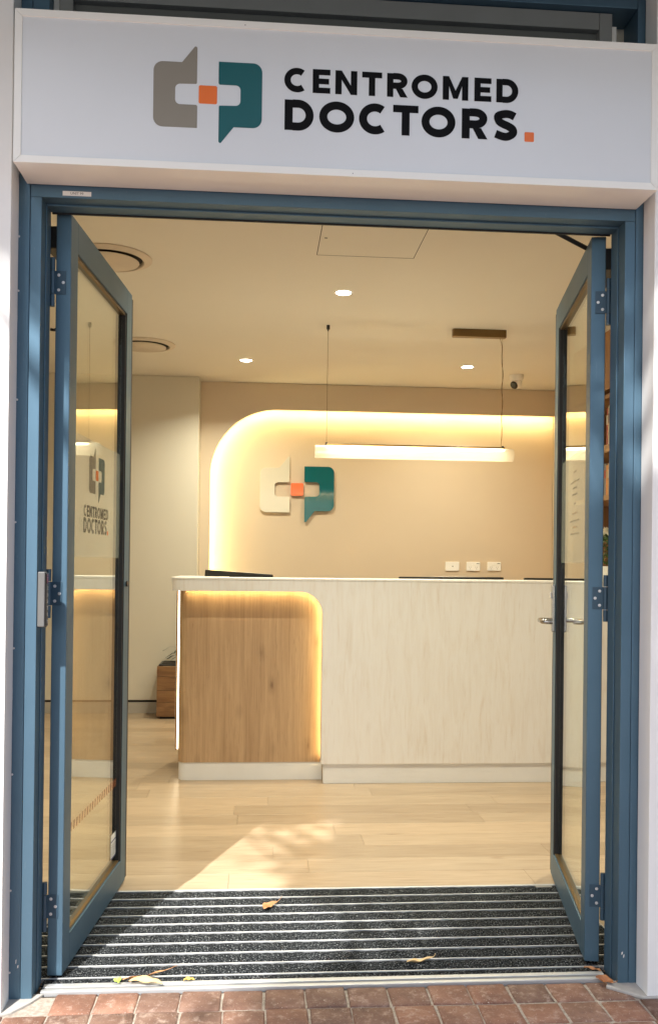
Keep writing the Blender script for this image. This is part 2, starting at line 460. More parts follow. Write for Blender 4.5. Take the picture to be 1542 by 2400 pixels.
# ------------------------------------------------------------------ mesh helpers
class MB:
    def __init__(self):
        self.bm = bmesh.new()
    def box(self, x0, x1, y0, y1, z0, z1):
        vs = [self.bm.verts.new(p) for p in ((x0, y0, z0), (x1, y0, z0), (x1, y1, z0), (x0, y1, z0), (x0, y0, z1), (x1, y0, z1), (x1, y1, z1), (x0, y1, z1))]
        for q in ((0, 3, 2, 1), (4, 5, 6, 7), (0, 1, 5, 4), (1, 2, 6, 5), (2, 3, 7, 6), (3, 0, 4, 7)):
            self.bm.faces.new([vs[i] for i in q])
        return self
    def prism(self, pts, fn0, fn1):
        a = [self.bm.verts.new(fn0(*p)) for p in pts]
        b = [self.bm.verts.new(fn1(*p)) for p in pts]
        n = len(pts)
        self.bm.faces.new(a); self.bm.faces.new(b[::-1])
        for i in range(n):
            self.bm.faces.new((a[i], b[i], b[(i + 1) % n], a[(i + 1) % n]))
        return self
    def prism_xz(self, pts, y0, y1):
        return self.prism(pts, lambda x, z: (x, y0, z), lambda x, z: (x, y1, z))
    def prism_xy(self, pts, z0, z1):
        return self.prism(pts, lambda x, y: (x, y, z0), lambda x, y: (x, y, z1))
    def tube(self, path, r, seg=10, cap=True):
        path = [Vector(p) for p in path]
        rs = r if isinstance(r, (list, tuple)) else [r] * len(path)
        rings = []
        up = None
        for i, p in enumerate(path):
            d = (path[min(i + 1, len(path) - 1)] - path[max(i - 1, 0)]).normalized()
            if up is None:
                up = Vector((0, 0, 1)) if abs(d.z) < 0.9 else Vector((1, 0, 0))
            s = d.cross(up)
            if s.length < 1e-6:
                s = d.cross(Vector((0, 1, 0)))
            s.normalize()
            w = s.cross(d).normalized()
            up = w
            rings.append([self.bm.verts.new(p + (s * math.cos(a) + w * math.sin(a)) * rs[i]) for a in [2 * math.pi * k / seg for k in range(seg)]])
        for a, b in zip(rings, rings[1:]):
            for k in range(seg):
                self.bm.faces.new((a[k], a[(k + 1) % seg], b[(k + 1) % seg], b[k]))
        if cap:
            self.bm.faces.new(rings[0][::-1]); self.bm.faces.new(rings[-1])
        return self
    def cyl(self, p0, p1, r, seg=20):
        return self.tube([p0, p1], r, seg)
    def lathe(self, prof, c=(0, 0, 0), seg=40):
        rings = []
        for r, z in prof:
            if r < 1e-6:
                rings.append([self.bm.verts.new((c[0], c[1], c[2] + z))])
            else:
                rings.append([self.bm.verts.new((c[0] + r * math.cos(2 * math.pi * k / seg), c[1] + r * math.sin(2 * math.pi * k / seg), c[2] + z)) for k in range(seg)])
        for a, b in zip(rings, rings[1:]):
            for k in range(seg):
                k2 = (k + 1) % seg
                if len(a) == 1 and len(b) == 1:
                    continue
                if len(a) == 1:
                    self.bm.faces.new((a[0], b[k], b[k2]))
                elif len(b) == 1:
                    self.bm.faces.new((a[k], b[0], a[k2]))
                else:
                    self.bm.faces.new((a[k], b[k], b[k2], a[k2]))
        return self
    def strip(self, pts, fn, w0=0.0, d=0.0):
        """ribbon between two matching point lists, fn maps 2-D to 3-D"""
        a = [self.bm.verts.new(p) for p in pts]
        b = [self.bm.verts.new(p) for p in fn]
        for i in range(len(a) - 1):
            self.bm.faces.new((a[i], a[i + 1], b[i + 1], b[i]))
        return self
    def poly(self, pts):
        self.bm.faces.new([self.bm.verts.new(p) for p in pts])
        return self

def obj(name, mb, mat, parent=None, bevel=0.0, smooth=False, segs=2):
    bm = mb.bm
    bmesh.ops.recalc_face_normals(bm, faces=bm.faces)
    me = bpy.data.meshes.new(name)
    bm.to_mesh(me); bm.free()
    me.materials.append(M[mat] if isinstance(mat, str) else mat)
    if smooth:
        me.polygons.foreach_set('use_smooth', [True] * len(me.polygons))
        try:
            me.set_sharp_from_angle(angle=R(38))
        except Exception:
            pass
    o = bpy.data.objects.new(name, me)
    COL.objects.link(o)
    if parent is not None:
        o.parent = parent
    if bevel:
        md = o.modifiers.new('edge', 'BEVEL')
        md.width = bevel; md.segments = segs; md.limit_method = 'ANGLE'; md.angle_limit = R(40)
    return o

def tag(o, label, cat, group=None):
    o['label'] = label; o['category'] = cat
    if group: o['group'] = group
    return o
def thing(name, label, cat, loc=(0, 0, 0), rz=0.0, group=None):
    o = bpy.data.objects.new(name, None)
    COL.objects.link(o)
    o.empty_display_size = 0.05
    o.location = loc; o.rotation_euler = (0, 0, rz)
    return tag(o, label, cat, group)
def struct(name, mb, mat, parent=None, **k):
    o = obj(name, mb, mat, parent, **k)
    o['kind'] = 'structure'
    return o
def dup(o, parent=None, loc=None, rot=None):
    c = o.copy(); COL.objects.link(c)
    if parent is not None: c.parent = parent
    if loc is not None: c.location = loc
    if rot is not None: c.rotation_euler = rot
    for ch in list(o.children):
        dup(ch, c)
    return c
def arc(cx, cz, r, a0, a1, n=16):
    return [(cx + r * math.cos(R(a0 + (a1 - a0) * i / n)), cz + r * math.sin(R(a0 + (a1 - a0) * i / n))) for i in range(n + 1)]
def rrect(x0, x1, z0, z1, r, n=6):
    return arc(x1 - r, z1 - r, r, 0, 90, n) + arc(x0 + r, z1 - r, r, 90, 180, n) + arc(x0 + r, z0 + r, r, 180, 270, n) + arc(x1 - r, z0 + r, r, 270, 360, n)

# ------------------------------------------------------------------ ground and street
struct('street', MB().box(-400, 400, -400, -3.2, -0.30, -0.014), 'road')
struct('footpath', MB().box(-40, 40, -3.19, -0.905, -0.30, -0.008), 'street')
for s_ in (-1, 1):
    struct('footpath', MB().box(min(s_ * 2.405, s_ * 40), max(s_ * 2.405, s_ * 40), -0.9, -0.09, -0.30, -0.0085), 'street')
pave = struct('pavement', MB().box(-2.4, 2.4, -0.9, 0.02, -0.08, -0.006), 'mortar')
# pavers near the door, each its own brick
P = 0.1235
rb = random.Random(3)
brick_mesh = []
for k in range(6):
    mb = MB(); N = 5; half = P / 2 - 0.0026
    us = (-1.0, -0.90, 0.0, 0.90, 1.0)
    ex = [[rb.uniform(-0.0016, 0.0010) for _ in range(N)] for _ in range(4)]
    grid = []
    for i_, u in enumerate(us):
        row = []
        for j_, w_ in enumerate(us):
            x, y, z = u * half, w_ * half, rb.uniform(-0.0010, 0.0008)
            if i_ in (0, N - 1): x += ex[0 if i_ == 0 else 1][j_] * (1 if i_ else -1) ; z = -0.0042 + rb.uniform(-0.0012, 0.0008)
            if j_ in (0, N - 1): y += ex[2 if j_ == 0 else 3][i_] * (1 if j_ else -1) ; z = -0.0042 + rb.uniform(-0.0012, 0.0008)
            row.append(mb.bm.verts.new((x, y, z)))
        grid.append(row)
    for i_ in range(N - 1):
        for j_ in range(N - 1):
            mb.bm.faces.new((grid[i_][j_], grid[i_ + 1][j_], grid[i_ + 1][j_ + 1], grid[i_][j_ + 1]))
    rim = [grid[i_][0] for i_ in range(N)] + [grid[N - 1][j_] for j_ in range(1, N)] + [grid[i_][N - 1] for i_ in range(N - 2, -1, -1)] + [grid[0][j_] for j_ in range(N - 2, 0, -1)]
    low = [mb.bm.verts.new((q.co.x, q.co.y, -0.03)) for q in rim]
    for q in range(len(rim)):
        mb.bm.faces.new((rim[q], low[q], low[(q + 1) % len(rim)], rim[(q + 1) % len(rim)]))
    bmesh.ops.recalc_face_normals(mb.bm, faces=mb.bm.faces)
    me_ = bpy.data.meshes.new('brick'); mb.bm.to_mesh(me_); mb.bm.free()
    me_.materials.append(M['paver']); me_.polygons.foreach_set('use_smooth', [True] * len(me_.polygons))
    brick_mesh.append(me_)
for j in range(7):
    yc = 0.0315 - P / 2 - j * P
    off = (0, 0.005, -0.006, 0.003, -0.004, 0.006, 0.0)[j]
    for i in range(-9, 10):
        xc = -0.08 + P / 2 + i * P + off
        if j == 0 and (abs(xc) > 0.88 or xc - P / 2 < -0.83): continue
        o = bpy.data.objects.new('brick', rb.choice(brick_mesh))
        COL.objects.link(o); o.parent = pave
        o.location = (xc + rb.uniform(-.0018, .0018), yc + rb.uniform(-.0018, .0018), rb.uniform(-0.0026, 0.0014))
        o.rotation_euler = (R(rb.uniform(-.5, .5)), R(rb.uniform(-.5, .5)), R(rb.choice((0, 90, 180, 270)) + rb.uniform(-.9, .9)))
# mortar fillets at the feet of the piers
struct('mortar_bed', MB().prism_xy([(0.86, 0.02), (0.84, -0.015), (0.885, -0.055), (0.93, -0.093), (1.05, -0.093), (1.05, 0.02)], -0.006, 0.006), 'concrete', pave, bevel=0.004)
struct('mortar_bed', MB().prism_xy([(-0.855, 0.03), (-0.88, -0.02), (-0.92, -0.075), (-0.96, -0.10), (-1.05, -0.10), (-1.05, 0.03)], -0.006, 0.0015), 'concrete', pave, bevel=0.0015)

# ------------------------------------------------------------------ facade piers, wall above, awning
for s, nm, lb in ((-1, 'wall_pier', 'brightly sunlit white painted wall pier beside the door with the keypad'),
                  (1, 'wall_pier', 'shaded white painted wall pier beside the door with the lever handle')):
    xi = -0.9475 if s < 0 else 0.939
    xo = -6.0 if s < 0 else 6.0
    ob = obj(nm, MB().box(min(xi, xo), max(xi, xo), -0.088, -0.004, -0.02, 3.9), 'pier_paint', bevel=0.002)
    tag(ob, lb, 'wall')
    xb = -0.954 if s < 0 else 0.954
    struct('wall', MB().box(min(xb, xo), max(xb, xo), -0.003, 0.112, -0.02, 3.9), 'wall_paint')
struct('wall', MB().box(-0.953, 0.953, 0.0, 0.112, 3.10, 3.9), 'wall_paint')
struct('wall', MB().box(-0.953, 0.953, 0.1145, 0.15, 2.432, 3.095), 'wall_paint')
aw = thing('awning', 'grey flat awning over the shop entrance', 'awning', (0, 0, 3.115))
obj('soffit', MB().box(-4.5, 4.5, -0.80, -0.095, 0, 0.06), 'awning', aw)
obj('soffit_infill', MB().box(-0.935, 0.935, -0.0945, -0.003, 0, 0.06), 'awning', aw)
obj('fascia', MB().box(-4.5, 4.5, -0.84, -0.802, -0.01, 0.22), 'white_alu', aw)

# ------------------------------------------------------------------ interior shell
CZ = 2.87
struct('ceiling', MB().box(-3.5, 2.45, 0.114, 5.46, CZ, CZ + 0.10), 'ceiling_paint')
struct('wall', MB().box(-3.6, -3.5, 0.114, 5.46, -0.02, CZ - 0.002), 'wall_paint')
struct('wall', MB().box(2.425, 2.55, 0.114, 5.50, -0.02, CZ - 0.002), 'taupe_wall')
rear = struct('rear_wall', MB().box(-3.498, -0.7585, 5.14, 5.46, 0.113, CZ - 0.002), 'wall_paint', bevel=0.002)
struct('shadow_gap', MB().box(-3.498, -0.762, 5.152, 5.30, 0.094, 0.1125), 'shadow_gap', rear)
struct('wall', MB().box(-3.7, 2.6, 5.465, 5.6, -0.05, 3.0), 'wall_paint')
struct('skirting', MB().box(-3.498, -0.762, 5.142, 5.30, 0.001, 0.0935), 'skirting', rear)

floor = struct('floor', MB().box(-3.5, 2.45, 0.114, 5.46, -0.10, -0.011), 'floor_base')
PW, PL = 0.178, 1.24
plank0 = obj('plank', MB().box(-PL / 2 + .0004, PL / 2 - .0004, -PW / 2 + .0004, PW / 2 - .0004, -0.0105, 0.0), 'oak', floor, bevel=0.0007, segs=1)
rp_ = random.Random(11)
first = True
nrow = 0
yy = 0.892
while yy < 5.4:
    xs = -3.5 - rp_.uniform(0, PL)
    while xs < 2.45:
        xc = xs + PL / 2
        if xc + PL / 2 > -2.3:
            o = plank0 if first else plank0.copy()
            if not first: COL.objects.link(o)
            first = False
            o.location = (xc, yy + PW / 2, rp_.uniform(-0.0003, 0.0))
        xs += PL
    yy += PW
struct('mat_well', MB().box(-0.99, 1.03, 0.03, 0.89, -0.06, -0.016), 'floor_base', floor)
# side fill of floor beside the mat
struct('floor_edging', MB().box(-3.4, -0.971, 0.116, 0.8905, -0.0105, -0.0002), 'oak', floor)
struct('floor_edging', MB().box(1.011, 2.42, 0.116, 0.8905, -0.0105, -0.0002), 'oak', floor)

# backlit feature wall: front panel with rounded cut-out, recessed panel, hidden light strip
fw = thing('feature_wall', 'taupe feature wall with a rounded recess edged in warm hidden light', 'wall', (0.8, 5.33, 0))
fw_inv = Matrix.Translation((-0.8, -5.33, 0))
def place(o, root):
    o.matrix_parent_inverse = root.matrix_world.inverted() if False else Matrix.Translation(-root.location)
    return o
AX, AZ, AR_ = -0.668, 2.635, 0.58
outl = [(-0.757, 0.0), (AX, 0.0)] + arc(AX + AR_, AZ - AR_, AR_, 180, 90, 28) + [(2.42, AZ), (2.42, CZ - 0.003), (-0.757, CZ - 0.003)]
place(obj('front_panel', MB().prism_xz(outl, 5.33, 5.346), 'taupe_panel', fw, bevel=0.0015), fw)
place(obj('recess_panel', MB().box(-0.757, 2.42, 5.43, 5.46, 0.0, CZ - 0.004), 'taupe_wall', fw), fw)
place(obj('side_return', MB().box(-0.757, -0.745, 5.348, 5.428, 0.0, CZ - 0.004), 'taupe_panel', fw), fw)
place(obj('top_return', MB().box(-0.74, 2.42, 5.348, 5.428, AZ + 0.05, AZ + 0.06), 'taupe_panel', fw), fw)
g = 0.022
path = [(AX - g, 0.6)] + arc(AX + AR_, AZ - AR_, AR_ + g, 180, 90, 28) + [(2.41, AZ + g)]
place(obj('light_strip', MB().strip([(x, 5.356, z) for x, z in path], [(x, 5.366, z) for x, z in path]), 'led', fw), fw)

# ceiling services
hatch = obj('access_hatch', MB().box(0.045, 0.54, 1.44, 1.93, CZ - 0.0010, CZ - 0.0004), 'ceiling_paint')
tag(hatch, 'flat square access hatch in the ceiling just inside the entrance', 'ceiling hatch')
hg = MB()
hg.box(0.041, 0.0445, 1.436, 1.934, CZ - 0.0012, CZ - 0.0002); hg.box(0.5405, 0.5435, 1.436, 1.934, CZ - 0.0012, CZ - 0.0002); hg.box(0.0447, 0.5403, 1.9305, 1.935, CZ - 0.0012, CZ - 0.0002)
obj('gap', hg, 'shadow_gap', hatch)
obj('latch', MB().box(0.064, 0.078, 1.676, 1.684, CZ - 0.004, CZ - 0.0012), 'grey_plastic', hatch)

def downlight(x, y, label, power, spread=140):
    t_ = thing('downlight', label, 'downlight', (x, y, CZ), 0, 'recessed ceiling downlights')
    obj('trim_ring', MB().lathe([(0.043, -0.0012), (0.050, -0.004), (0.056, -0.003), (0.057, -0.0005)]), 'white_plastic', t_, smooth=True)
    obj('lens', MB().lathe([(0.0, -0.0025), (0.0435, -0.0025), (0.0435, -0.0008), (0, -0.0008)]), 'lamp_disc', t_)
    ld = bpy.data.lights.new('downlight_lamp', 'AREA')
    ld.shape = 'DISK'; ld.size = 0.09; ld.energy = power; ld.color = (1.0, 0.935, 0.71); ld.spread = R(spread)
    lo = bpy.data.objects.new('downlight_lamp', ld)
    COL.objects.link(lo); lo.parent = t_; lo.location = (0, 0, -0.008)
    return t_
DL = 14.5
downlight(0.238, 2.573, 'nearest of the three lit ceiling downlights, between the hatch and the pendant', DL)
downlight(-0.353, 4.448, 'lit ceiling downlight near the edge of the rear cream wall', DL)
downlight(1.402, 4.460, 'lit ceiling downlight between the bronze canopy and the security camera', DL)

# unseen extra downlights, added to light the counter front and the waiting side
for x_, y_, lb_ in ((-0.353, 1.40, 'added unseen ceiling downlight just inside the entrance on the keypad side'), (1.402, 1.40, 'added unseen ceiling downlight just inside the entrance on the bookcase side'),
                    (0.52, 1.40, 'added unseen ceiling downlight just inside the middle of the entrance'),
                    (-2.10, 2.573, 'added unseen ceiling downlight in the middle of the waiting area'), (-2.10, 0.90, 'added unseen ceiling downlight over the waiting area farthest from the rear wall')):
    downlight(x_, y_, lb_, 7.2, 110)

def vent(x, y, label):
    t_ = thing('ceiling_vent', label, 'air vent', (x, y, CZ), 0, 'round ceiling air vents')
    obj('outer_cone', MB().lathe([(0.225, -0.0005), (0.224, -0.006), (0.185, -0.018), (0.178, -0.012), (0.178, -0.001)], seg=64), 'vent_paint', t_, smooth=True)
    obj('throat', MB().lathe([(0.0, -0.0012), (0.177, -0.0012)], seg=48), 'shadow_gap', t_)
    obj('centre_disc', MB().lathe([(0, -0.020), (0.155, -0.024), (0.160, -0.022), (0.155, -0.019), (0, -0.014)], seg=64), 'vent_paint', t_, smooth=True)
    return t_
vent(-1.035, 2.10, 'larger looking round ceiling vent partly hidden behind the top rail of the glass door')
vent(-1.085, 4.01, 'farther round ceiling vent just past the edge of the open glass door')

# pendant lamp
pd = thing('pendant_light', 'long reeded glass tube pendant lamp hanging over the reception counter', 'pendant light', (0.80, 3.315, 2.03))
def pl(o): return place(o, pd)
pl(obj('canopy', MB().prism_xy(rrect(1.039, 1.403, 3.29, 3.34, 0.012), 2.818, CZ - 0.0005), 'bronze', pd, bevel=0.002))
pl(obj('ceiling_fitting', MB().lathe([(0.0, -0.040), (0.004, -0.040), (0.005, -0.030), (0.011, -0.028), (0.011, -0.0005), (0, -0.0005)], (0.205, 3.315, CZ), 16), 'dark_metal', pd))
pl(obj('suspension_cable', MB().tube([(0.205, 3.315, 2.832), (0.203, 3.315, 2.45), (0.202, 3.315, 2.083)], 0.0016, 6), 'bronze', pd))
pl(obj('suspension_cable', MB().tube([(1.380, 3.315, 2.818), (1.384, 3.315, 2.45), (1.378, 3.315, 2.083)], 0.0014, 6), 'bronze', pd))
pth = []
for i in range(41):
    k = i / 40
    pth.append((1.365 + 0.017 * min(1, k * 5) + 0.006 * math.sin(k * 24) * (1 - 0.3 * k), 3.315 + 0.004 * math.cos(k * 24), 2.818 - k * 0.735))
pl(obj('power_cord', MB().tube(pth, 0.0018, 6), 'bronze', pd))
pl(obj('top_bar', MB().cyl((0.198, 3.315, 2.079), (1.403, 3.315, 2.079), 0.0075, 14), 'bronze', pd, smooth=True))
for xx in (0.202, 1.390):
    pl(obj('cap', MB().cyl((xx, 3.315, 2.076), (xx, 3.315, 2.092), 0.008, 12), 'dark_metal', pd))
pl(obj('light_strip', MB().box(0.205, 1.398, 3.302, 3.328, 2.058, 2.0685), 'pendant_led', pd))
tb = MB()
seg = 72
rings = []
for xx in (0.126, 1.459):
    rings.append([tb.bm.verts.new((xx, 3.315 + (0.0405 + (0.0016 if k % 2 else -0.0006)) * math.cos(2 * math.pi * k / seg), 2.031 + (0.0405 + (0.0016 if k % 2 else -0.0006)) * math.sin(2 * math.pi * k / seg))) for k in range(seg)])
for k in range(seg):
    tb.bm.faces.new((rings[0][k], rings[0][(k + 1) % seg], rings[1][(k + 1) % seg], rings[1][k]))
pl(obj('glass_tube', tb, 'shade', pd))

# security camera
sc_ = thing('security_camera', 'small white turret security camera on the ceiling past the pendant lamp', 'security camera', (1.877, 4.73, CZ))
obj('base', MB().lathe([(0.0, -0.0005), (0.058, -0.0005), (0.058, -0.030), (0.050, -0.045), (0.0, -0.047)], seg=40), 'white_plastic', sc_, smooth=True)
import mathutils
ballb = MB(); bmesh.ops.create_uvsphere(ballb.bm, u_segments=32, v_segments=20, radius=0.047)
ball = obj('ball', ballb, 'white_plastic', sc_, smooth=True); ball.location = (0, 0, -0.066)
ln = MB().lathe([(0.0, 0.050), (0.026, 0.048), (0.034, 0.040), (0.034, 0.026)], seg=32)
lens = obj('lens', ln, 'black_plastic', ball, smooth=True)
lens.rotation_euler = Vector((-0.78, -0.52, -0.62)).to_track_quat('Z', 'Y').to_euler()

# wall emblem
def bubble(cx, cz, h):
    """left speech-bubble of the emblem; h = body height; returned as xz list; right one is its half turn about (cx, cz)"""
    k = h / 0.397
    def q(x, z): return (cx + x * k, cz + z * k)
    pts = []
    def A(x, z, r, a0, a1, n=8):
        for px_, pz_ in arc(x, z, r, a0, a1, n): pts.append(q(px_, pz_))
    pts.append(q(-0.064, 0.285 * 0 - 0.206))            # lower right outer
    A(-0.329 + 0.055, -0.206 + 0.055, 0.055, 270, 180)
    A(-0.329 + 0.055, 0.191 - 0.055, 0.055, 180, 90)
    pts.append(q(-0.158, 0.191))
    pts.append(q(-0.086, 0.284))
    A(-0.077, 0.281, 0.010, 120, 0, 5)
    A(-0.064 - 0.010 + 0.0, 0.060 + 0.010, 0.007, 0, -90, 3)
    A(-0.198 + 0.030, 0.060 - 0.030, 0.030, 90, 180)
    A(-0.198 + 0.030, -0.066 + 0.030, 0.030, 180, 270)
    A(-0.074, -0.066 - 0.010, 0.010, 90, 0, 3)
    return pts
def halfturn(pts, cx, cz): return [(2 * cx - x, 2 * cz - z) for x, z in pts]
def emblem(root, cx, cz, h, y0, y1, mats, fix):
    L_ = bubble(cx, cz, h)
    k = h / 0.397
    fix(obj('speech_bubble', MB().prism_xz(L_, y0, y1), mats[0], root, bevel=0.0 if abs(y1 - y0) < 0.004 else 0.001))
    fix(obj('speech_bubble', MB().prism_xz(halfturn(L_, cx, cz), y0, y1), mats[1], root, bevel=0.0 if abs(y1 - y0) < 0.004 else 0.001))
    s = 0.0555 * k
    fix(obj('square', MB().prism_xz(rrect(cx - s, cx + s, cz - s, cz + s, 0.010 * k), y0, y1), mats[2], root))
we = thing('wall_emblem', 'cream and teal speech bubble emblem with orange square mounted in the lit recess', 'wall logo', (0.095, 5.40, 1.944))
emblem(we, 0.095, 1.944, 0.397, 5.403, 5.4215, ('taupe_acrylic', 'teal_acrylic', 'orange_acrylic'), lambda o: place(o, we))
for dx, dz in ((-0.27, 0.12), (-0.27, -0.12), (0.27, 0.12), (0.27, -0.12), (0, 0)):
    place(obj('standoff', MB().cyl((0.095 + dx, 5.4215, 1.944 + dz), (0.095 + dx, 5.43, 1.944 + dz), 0.012, 12), 'white_plastic', we), we)

# sockets
def plate(name, cx, cz, label, cat, kind, group=None):
    t_ = thing(name, label, cat, (cx, 5.43, cz), 0, group)
    obj('cover_plate', MB().prism_xz(rrect(-0.062, 0.062, -0.040, 0.040, 0.006), -0.009, -0.0005), 'white_plastic', t_, bevel=0.0015)
    if kind == 'data':
        obj('jack', MB().prism_xz([(-0.004, 0.004), (0.010, 0.004), (0.003, -0.007)], -0.0098, -0.0092), 'black_plastic', t_)
    else:
        for dx in (-0.028, 0.028):
            pin = MB()
            pin.box(dx - 0.009, dx - 0.006, -0.0098, -0.0092, -0.011, -0.003); pin.box(dx + 0.006, dx + 0.009, -0.0098, -0.0092, -0.011, -0.003); pin.box(dx - 0.0015, dx + 0.0015, -0.0098, -0.0092, -0.027, -0.018)
            obj('pin_slots', pin, 'grey_plastic', t_)
            obj('switch', MB().box(dx * 0.45 - 0.006, dx * 0.45 + 0.006, -0.0115, -0.0092, 0.008, 0.021), 'white_plastic', t_, bevel=0.001)
        obj('rating_mark', MB().box(0.028, 0.054, -0.0098, -0.0092, 0.023, 0.029), 'ink', t_)
    return t_
plate('data_outlet', 1.502, 1.2765, 'blank white wall plate with one small jack above the counter', 'wall socket', 'data')
plate('power_outlet', 1.694, 1.2775, 'white double power socket between the blank plate and the other socket', 'wall socket', 'p', 'power sockets above the counter')
plate('power_outlet', 1.885, 1.280, 'white double power socket farthest from the blank wall plate', 'wall socket', 'p', 'power sockets above the counter')

# ------------------------------------------------------------------ reception counter
rc = thing('reception_counter', 'pale laminate reception counter with a backlit oak panel on white kickboards', 'reception desk', (0.64, 2.60, 0))
def pc(o): return place(o, rc)
RX, BZ, RR = 0.140, 1.122, 0.135
fp = [(-0.66, BZ)] + arc(RX - RR, BZ - RR, RR, 90, 0, 14) + [(RX, 0.115), (2.02, 0.115), (2.02, 1.186), (-0.66, 1.186)]
pc(obj('front_panel', MB().prism_xz(fp, 2.60, 2.680), 'laminate', rc, bevel=0.0012))
ep = [(-0.6603, 2.60)] + arc(-0.66, 2.68, 0.08, 270, 180, 10) + [(-0.74, 3.05), (-0.6603, 3.05)]
pc(obj('end_band', MB().prism_xy(ep, BZ, 1.186), 'laminate', rc))
pc(obj('countertop', MB().prism_xy([(2.02, 2.598), (2.02, 2.96), (-0.42, 2.96), (-0.42, 3.30), (-0.742, 3.30), (-0.742, 2.68)] + arc(-0.66, 2.68, 0.082, 180, 270, 10), 1.187, 1.199), 'laminate', rc, bevel=0.001))
pc(obj('end_panel', MB().box(-0.745, -0.655, 3.052, 3.30, 0.112, 1.186), 'laminate', rc, bevel=0.001))
wp = [(RX + 0.017, 2.712)] + [(-0.645, 2.712)] + arc(-0.645, 2.767, 0.055, 270, 180, 10)[1:] + [(-0.70, 3.049), (RX + 0.017, 3.049)]
pc(obj('oak_panel', MB().prism_xy(wp, 0.106, BZ - 0.002), 'counter_wood', rc))
kp = [(RX + 0.012, 2.716), (-0.645, 2.716)] + arc(-0.645, 2.767, 0.051, 270, 180, 10)[1:] + [(-0.696, 3.30), (RX + 0.012, 3.30)]
pc(obj('kickboard', MB().prism_xy(kp, 0.0005, 0.105), 'kick', rc))
pc(obj('kickboard', MB().box(0.155, 2.02, 2.612, 2.70, 0.0005, 0.1135), 'kick', rc))
# work surface behind
pc(obj('work_surface', MB().box(-0.65, 2.02, 2.965, 3.62, 0.72, 0.745), 'laminate', rc))
pc(obj('modesty_board', MB().box(RX + 0.02, 2.02, 2.702, 2.73, 0.01, 1.186), 'laminate', rc))
pc(obj('backing', MB().box(-0.655, RX + 0.017, 2.714, 2.74, BZ - 0.0015, 1.186), 'counter_wood', rc))
# light strip following the cut-out, tucked under the overhang
gx = -0.007
lp = [(-0.690, BZ - gx)] + arc(RX - RR, BZ - RR, RR - gx, 90, 0, 14) + [(RX - gx, 0.14)]
pc(obj('light_strip', MB().strip([(x, 2.684, z) for x, z in lp], [(x, 2.693, z) for x, z in lp]), 'led_counter', rc))
pc(obj('light_strip', MB().box(-0.732, -0.712, 3.045, 3.0515, 0.122, 1.118), 'led_bright', rc))
pc(obj('strip_trim', MB().box(-0.742, -0.733, 3.038, 3.0515, 0.114, 1.120), 'counter_wood', rc))

# monitors behind the counter
def monitor(x0, x1, zt, yc, rz, tilt, label):
    t_ = thing('monitor', label, 'monitor', ((x0 + x1) / 2, yc, 0.745), rz, 'computer monitors behind the counter')
    w = (x1 - x0) / 2
    h = zt - 0.745
    b = obj('screen_case', MB().prism_xz(rrect(-w, w, -0.34, 0.0, 0.006), -0.012, 0.012), 'black_plastic', t_, bevel=0.002)
    b.location = (0, 0, h); b.rotation_euler = (0, tilt, 0)
    obj('display', MB().box(-w + .008, w - .008, 0.0122, 0.014, -0.325, -0.008), 'dark_metal', b)
    obj('neck', MB().box(-0.03, 0.03, -0.045, -0.014, 0.01, 0.25), 'black_plastic', t_)
    obj('foot', MB().prism_xy(rrect(-0.11, 0.11, -0.09, 0.09, 0.02), 0.0005, 0.012), 'black_plastic', t_)
    return t_
monitor(-0.575, -0.14, 1.228, 3.10, R(-8), R(3.4), 'black monitor with a sloping top edge above the oak panel end of the counter')
monitor(0.646, 1.318, 1.213, 3.00, 0, R(-0.3), 'wide black monitor top showing below the wall sockets')
monitor(1.47, 2.00, 1.211, 3.06, 0, 0, 'black monitor top seen through the glass of the door with the lever handle')

# flowers on the counter
fv = thing('flower_pot', 'white pot of green leaves and white flowers on the far end of the counter', 'potted plant', (1.925, 2.80, 1.1995))
obj('pot', MB().lathe([(0, 0.0), (0.045, 0.0), (0.060, 0.03), (0.066, 0.09), (0.062, 0.092), (0.056, 0.05), (0, 0.05)]), 'pot', fv, smooth=True)
rl = random.Random(5)
fol = MB()
for i in range(420):
    th, ph = rl.uniform(0, 6.283), math.acos(rl.uniform(-0.75, 1))
    rr = 0.085 * rl.uniform(0.72, 1.05)
    c0 = Vector((rr * math.sin(ph) * math.cos(th), rr * math.sin(ph) * math.sin(th), 0.185 + 0.105 * math.cos(ph)))
    d = Vector((rl.uniform(-1, 1), rl.uniform(-1, 1), rl.uniform(-1, 1))).normalized()
    e = d.cross(Vector((rl.uniform(-1, 1), rl.uniform(-1, 1), rl.uniform(-1, 1)))).normalized()
    fol.poly([c0 - d * 0.014, c0 + e * 0.007, c0 + d * 0.014, c0 - e * 0.007])
o = obj('foliage', fol, 'green_leaf', fv)
for k, (fx, fy, fz) in enumerate(((0.0, -0.03, 0.285), (0.045, 0.0, 0.30), (-0.045, 0.01, 0.295), (0.01, 0.05, 0.31))):
    fl = MB()
    for ring, (n_, rad, up) in enumerate(((7, 0.036, 0.004), (6, 0.026, 0.012), (5, 0.015, 0.018))):
        for i in range(n_):
            a = 2 * math.pi * i / n_ + ring * 0.5
            ca, sa = math.cos(a), math.sin(a)
            c2, s2 = math.cos(a + 0.45), math.sin(a + 0.45)
            c3, s3 = math.cos(a - 0.45), math.sin(a - 0.45)
            fl.poly([(0, 0, 0), (rad * .7 * c3, rad * .7 * s3, up), (rad * ca, rad * sa, up * 1.4), (rad * .7 * c2, rad * .7 * s2, up)])
    ff = obj('flower', fl, 'petal', fv); ff.location = (fx, fy, fz); ff.rotation_euler = (R(rl.uniform(25, 60)), 0, R(rl.uniform(-60, 60)))

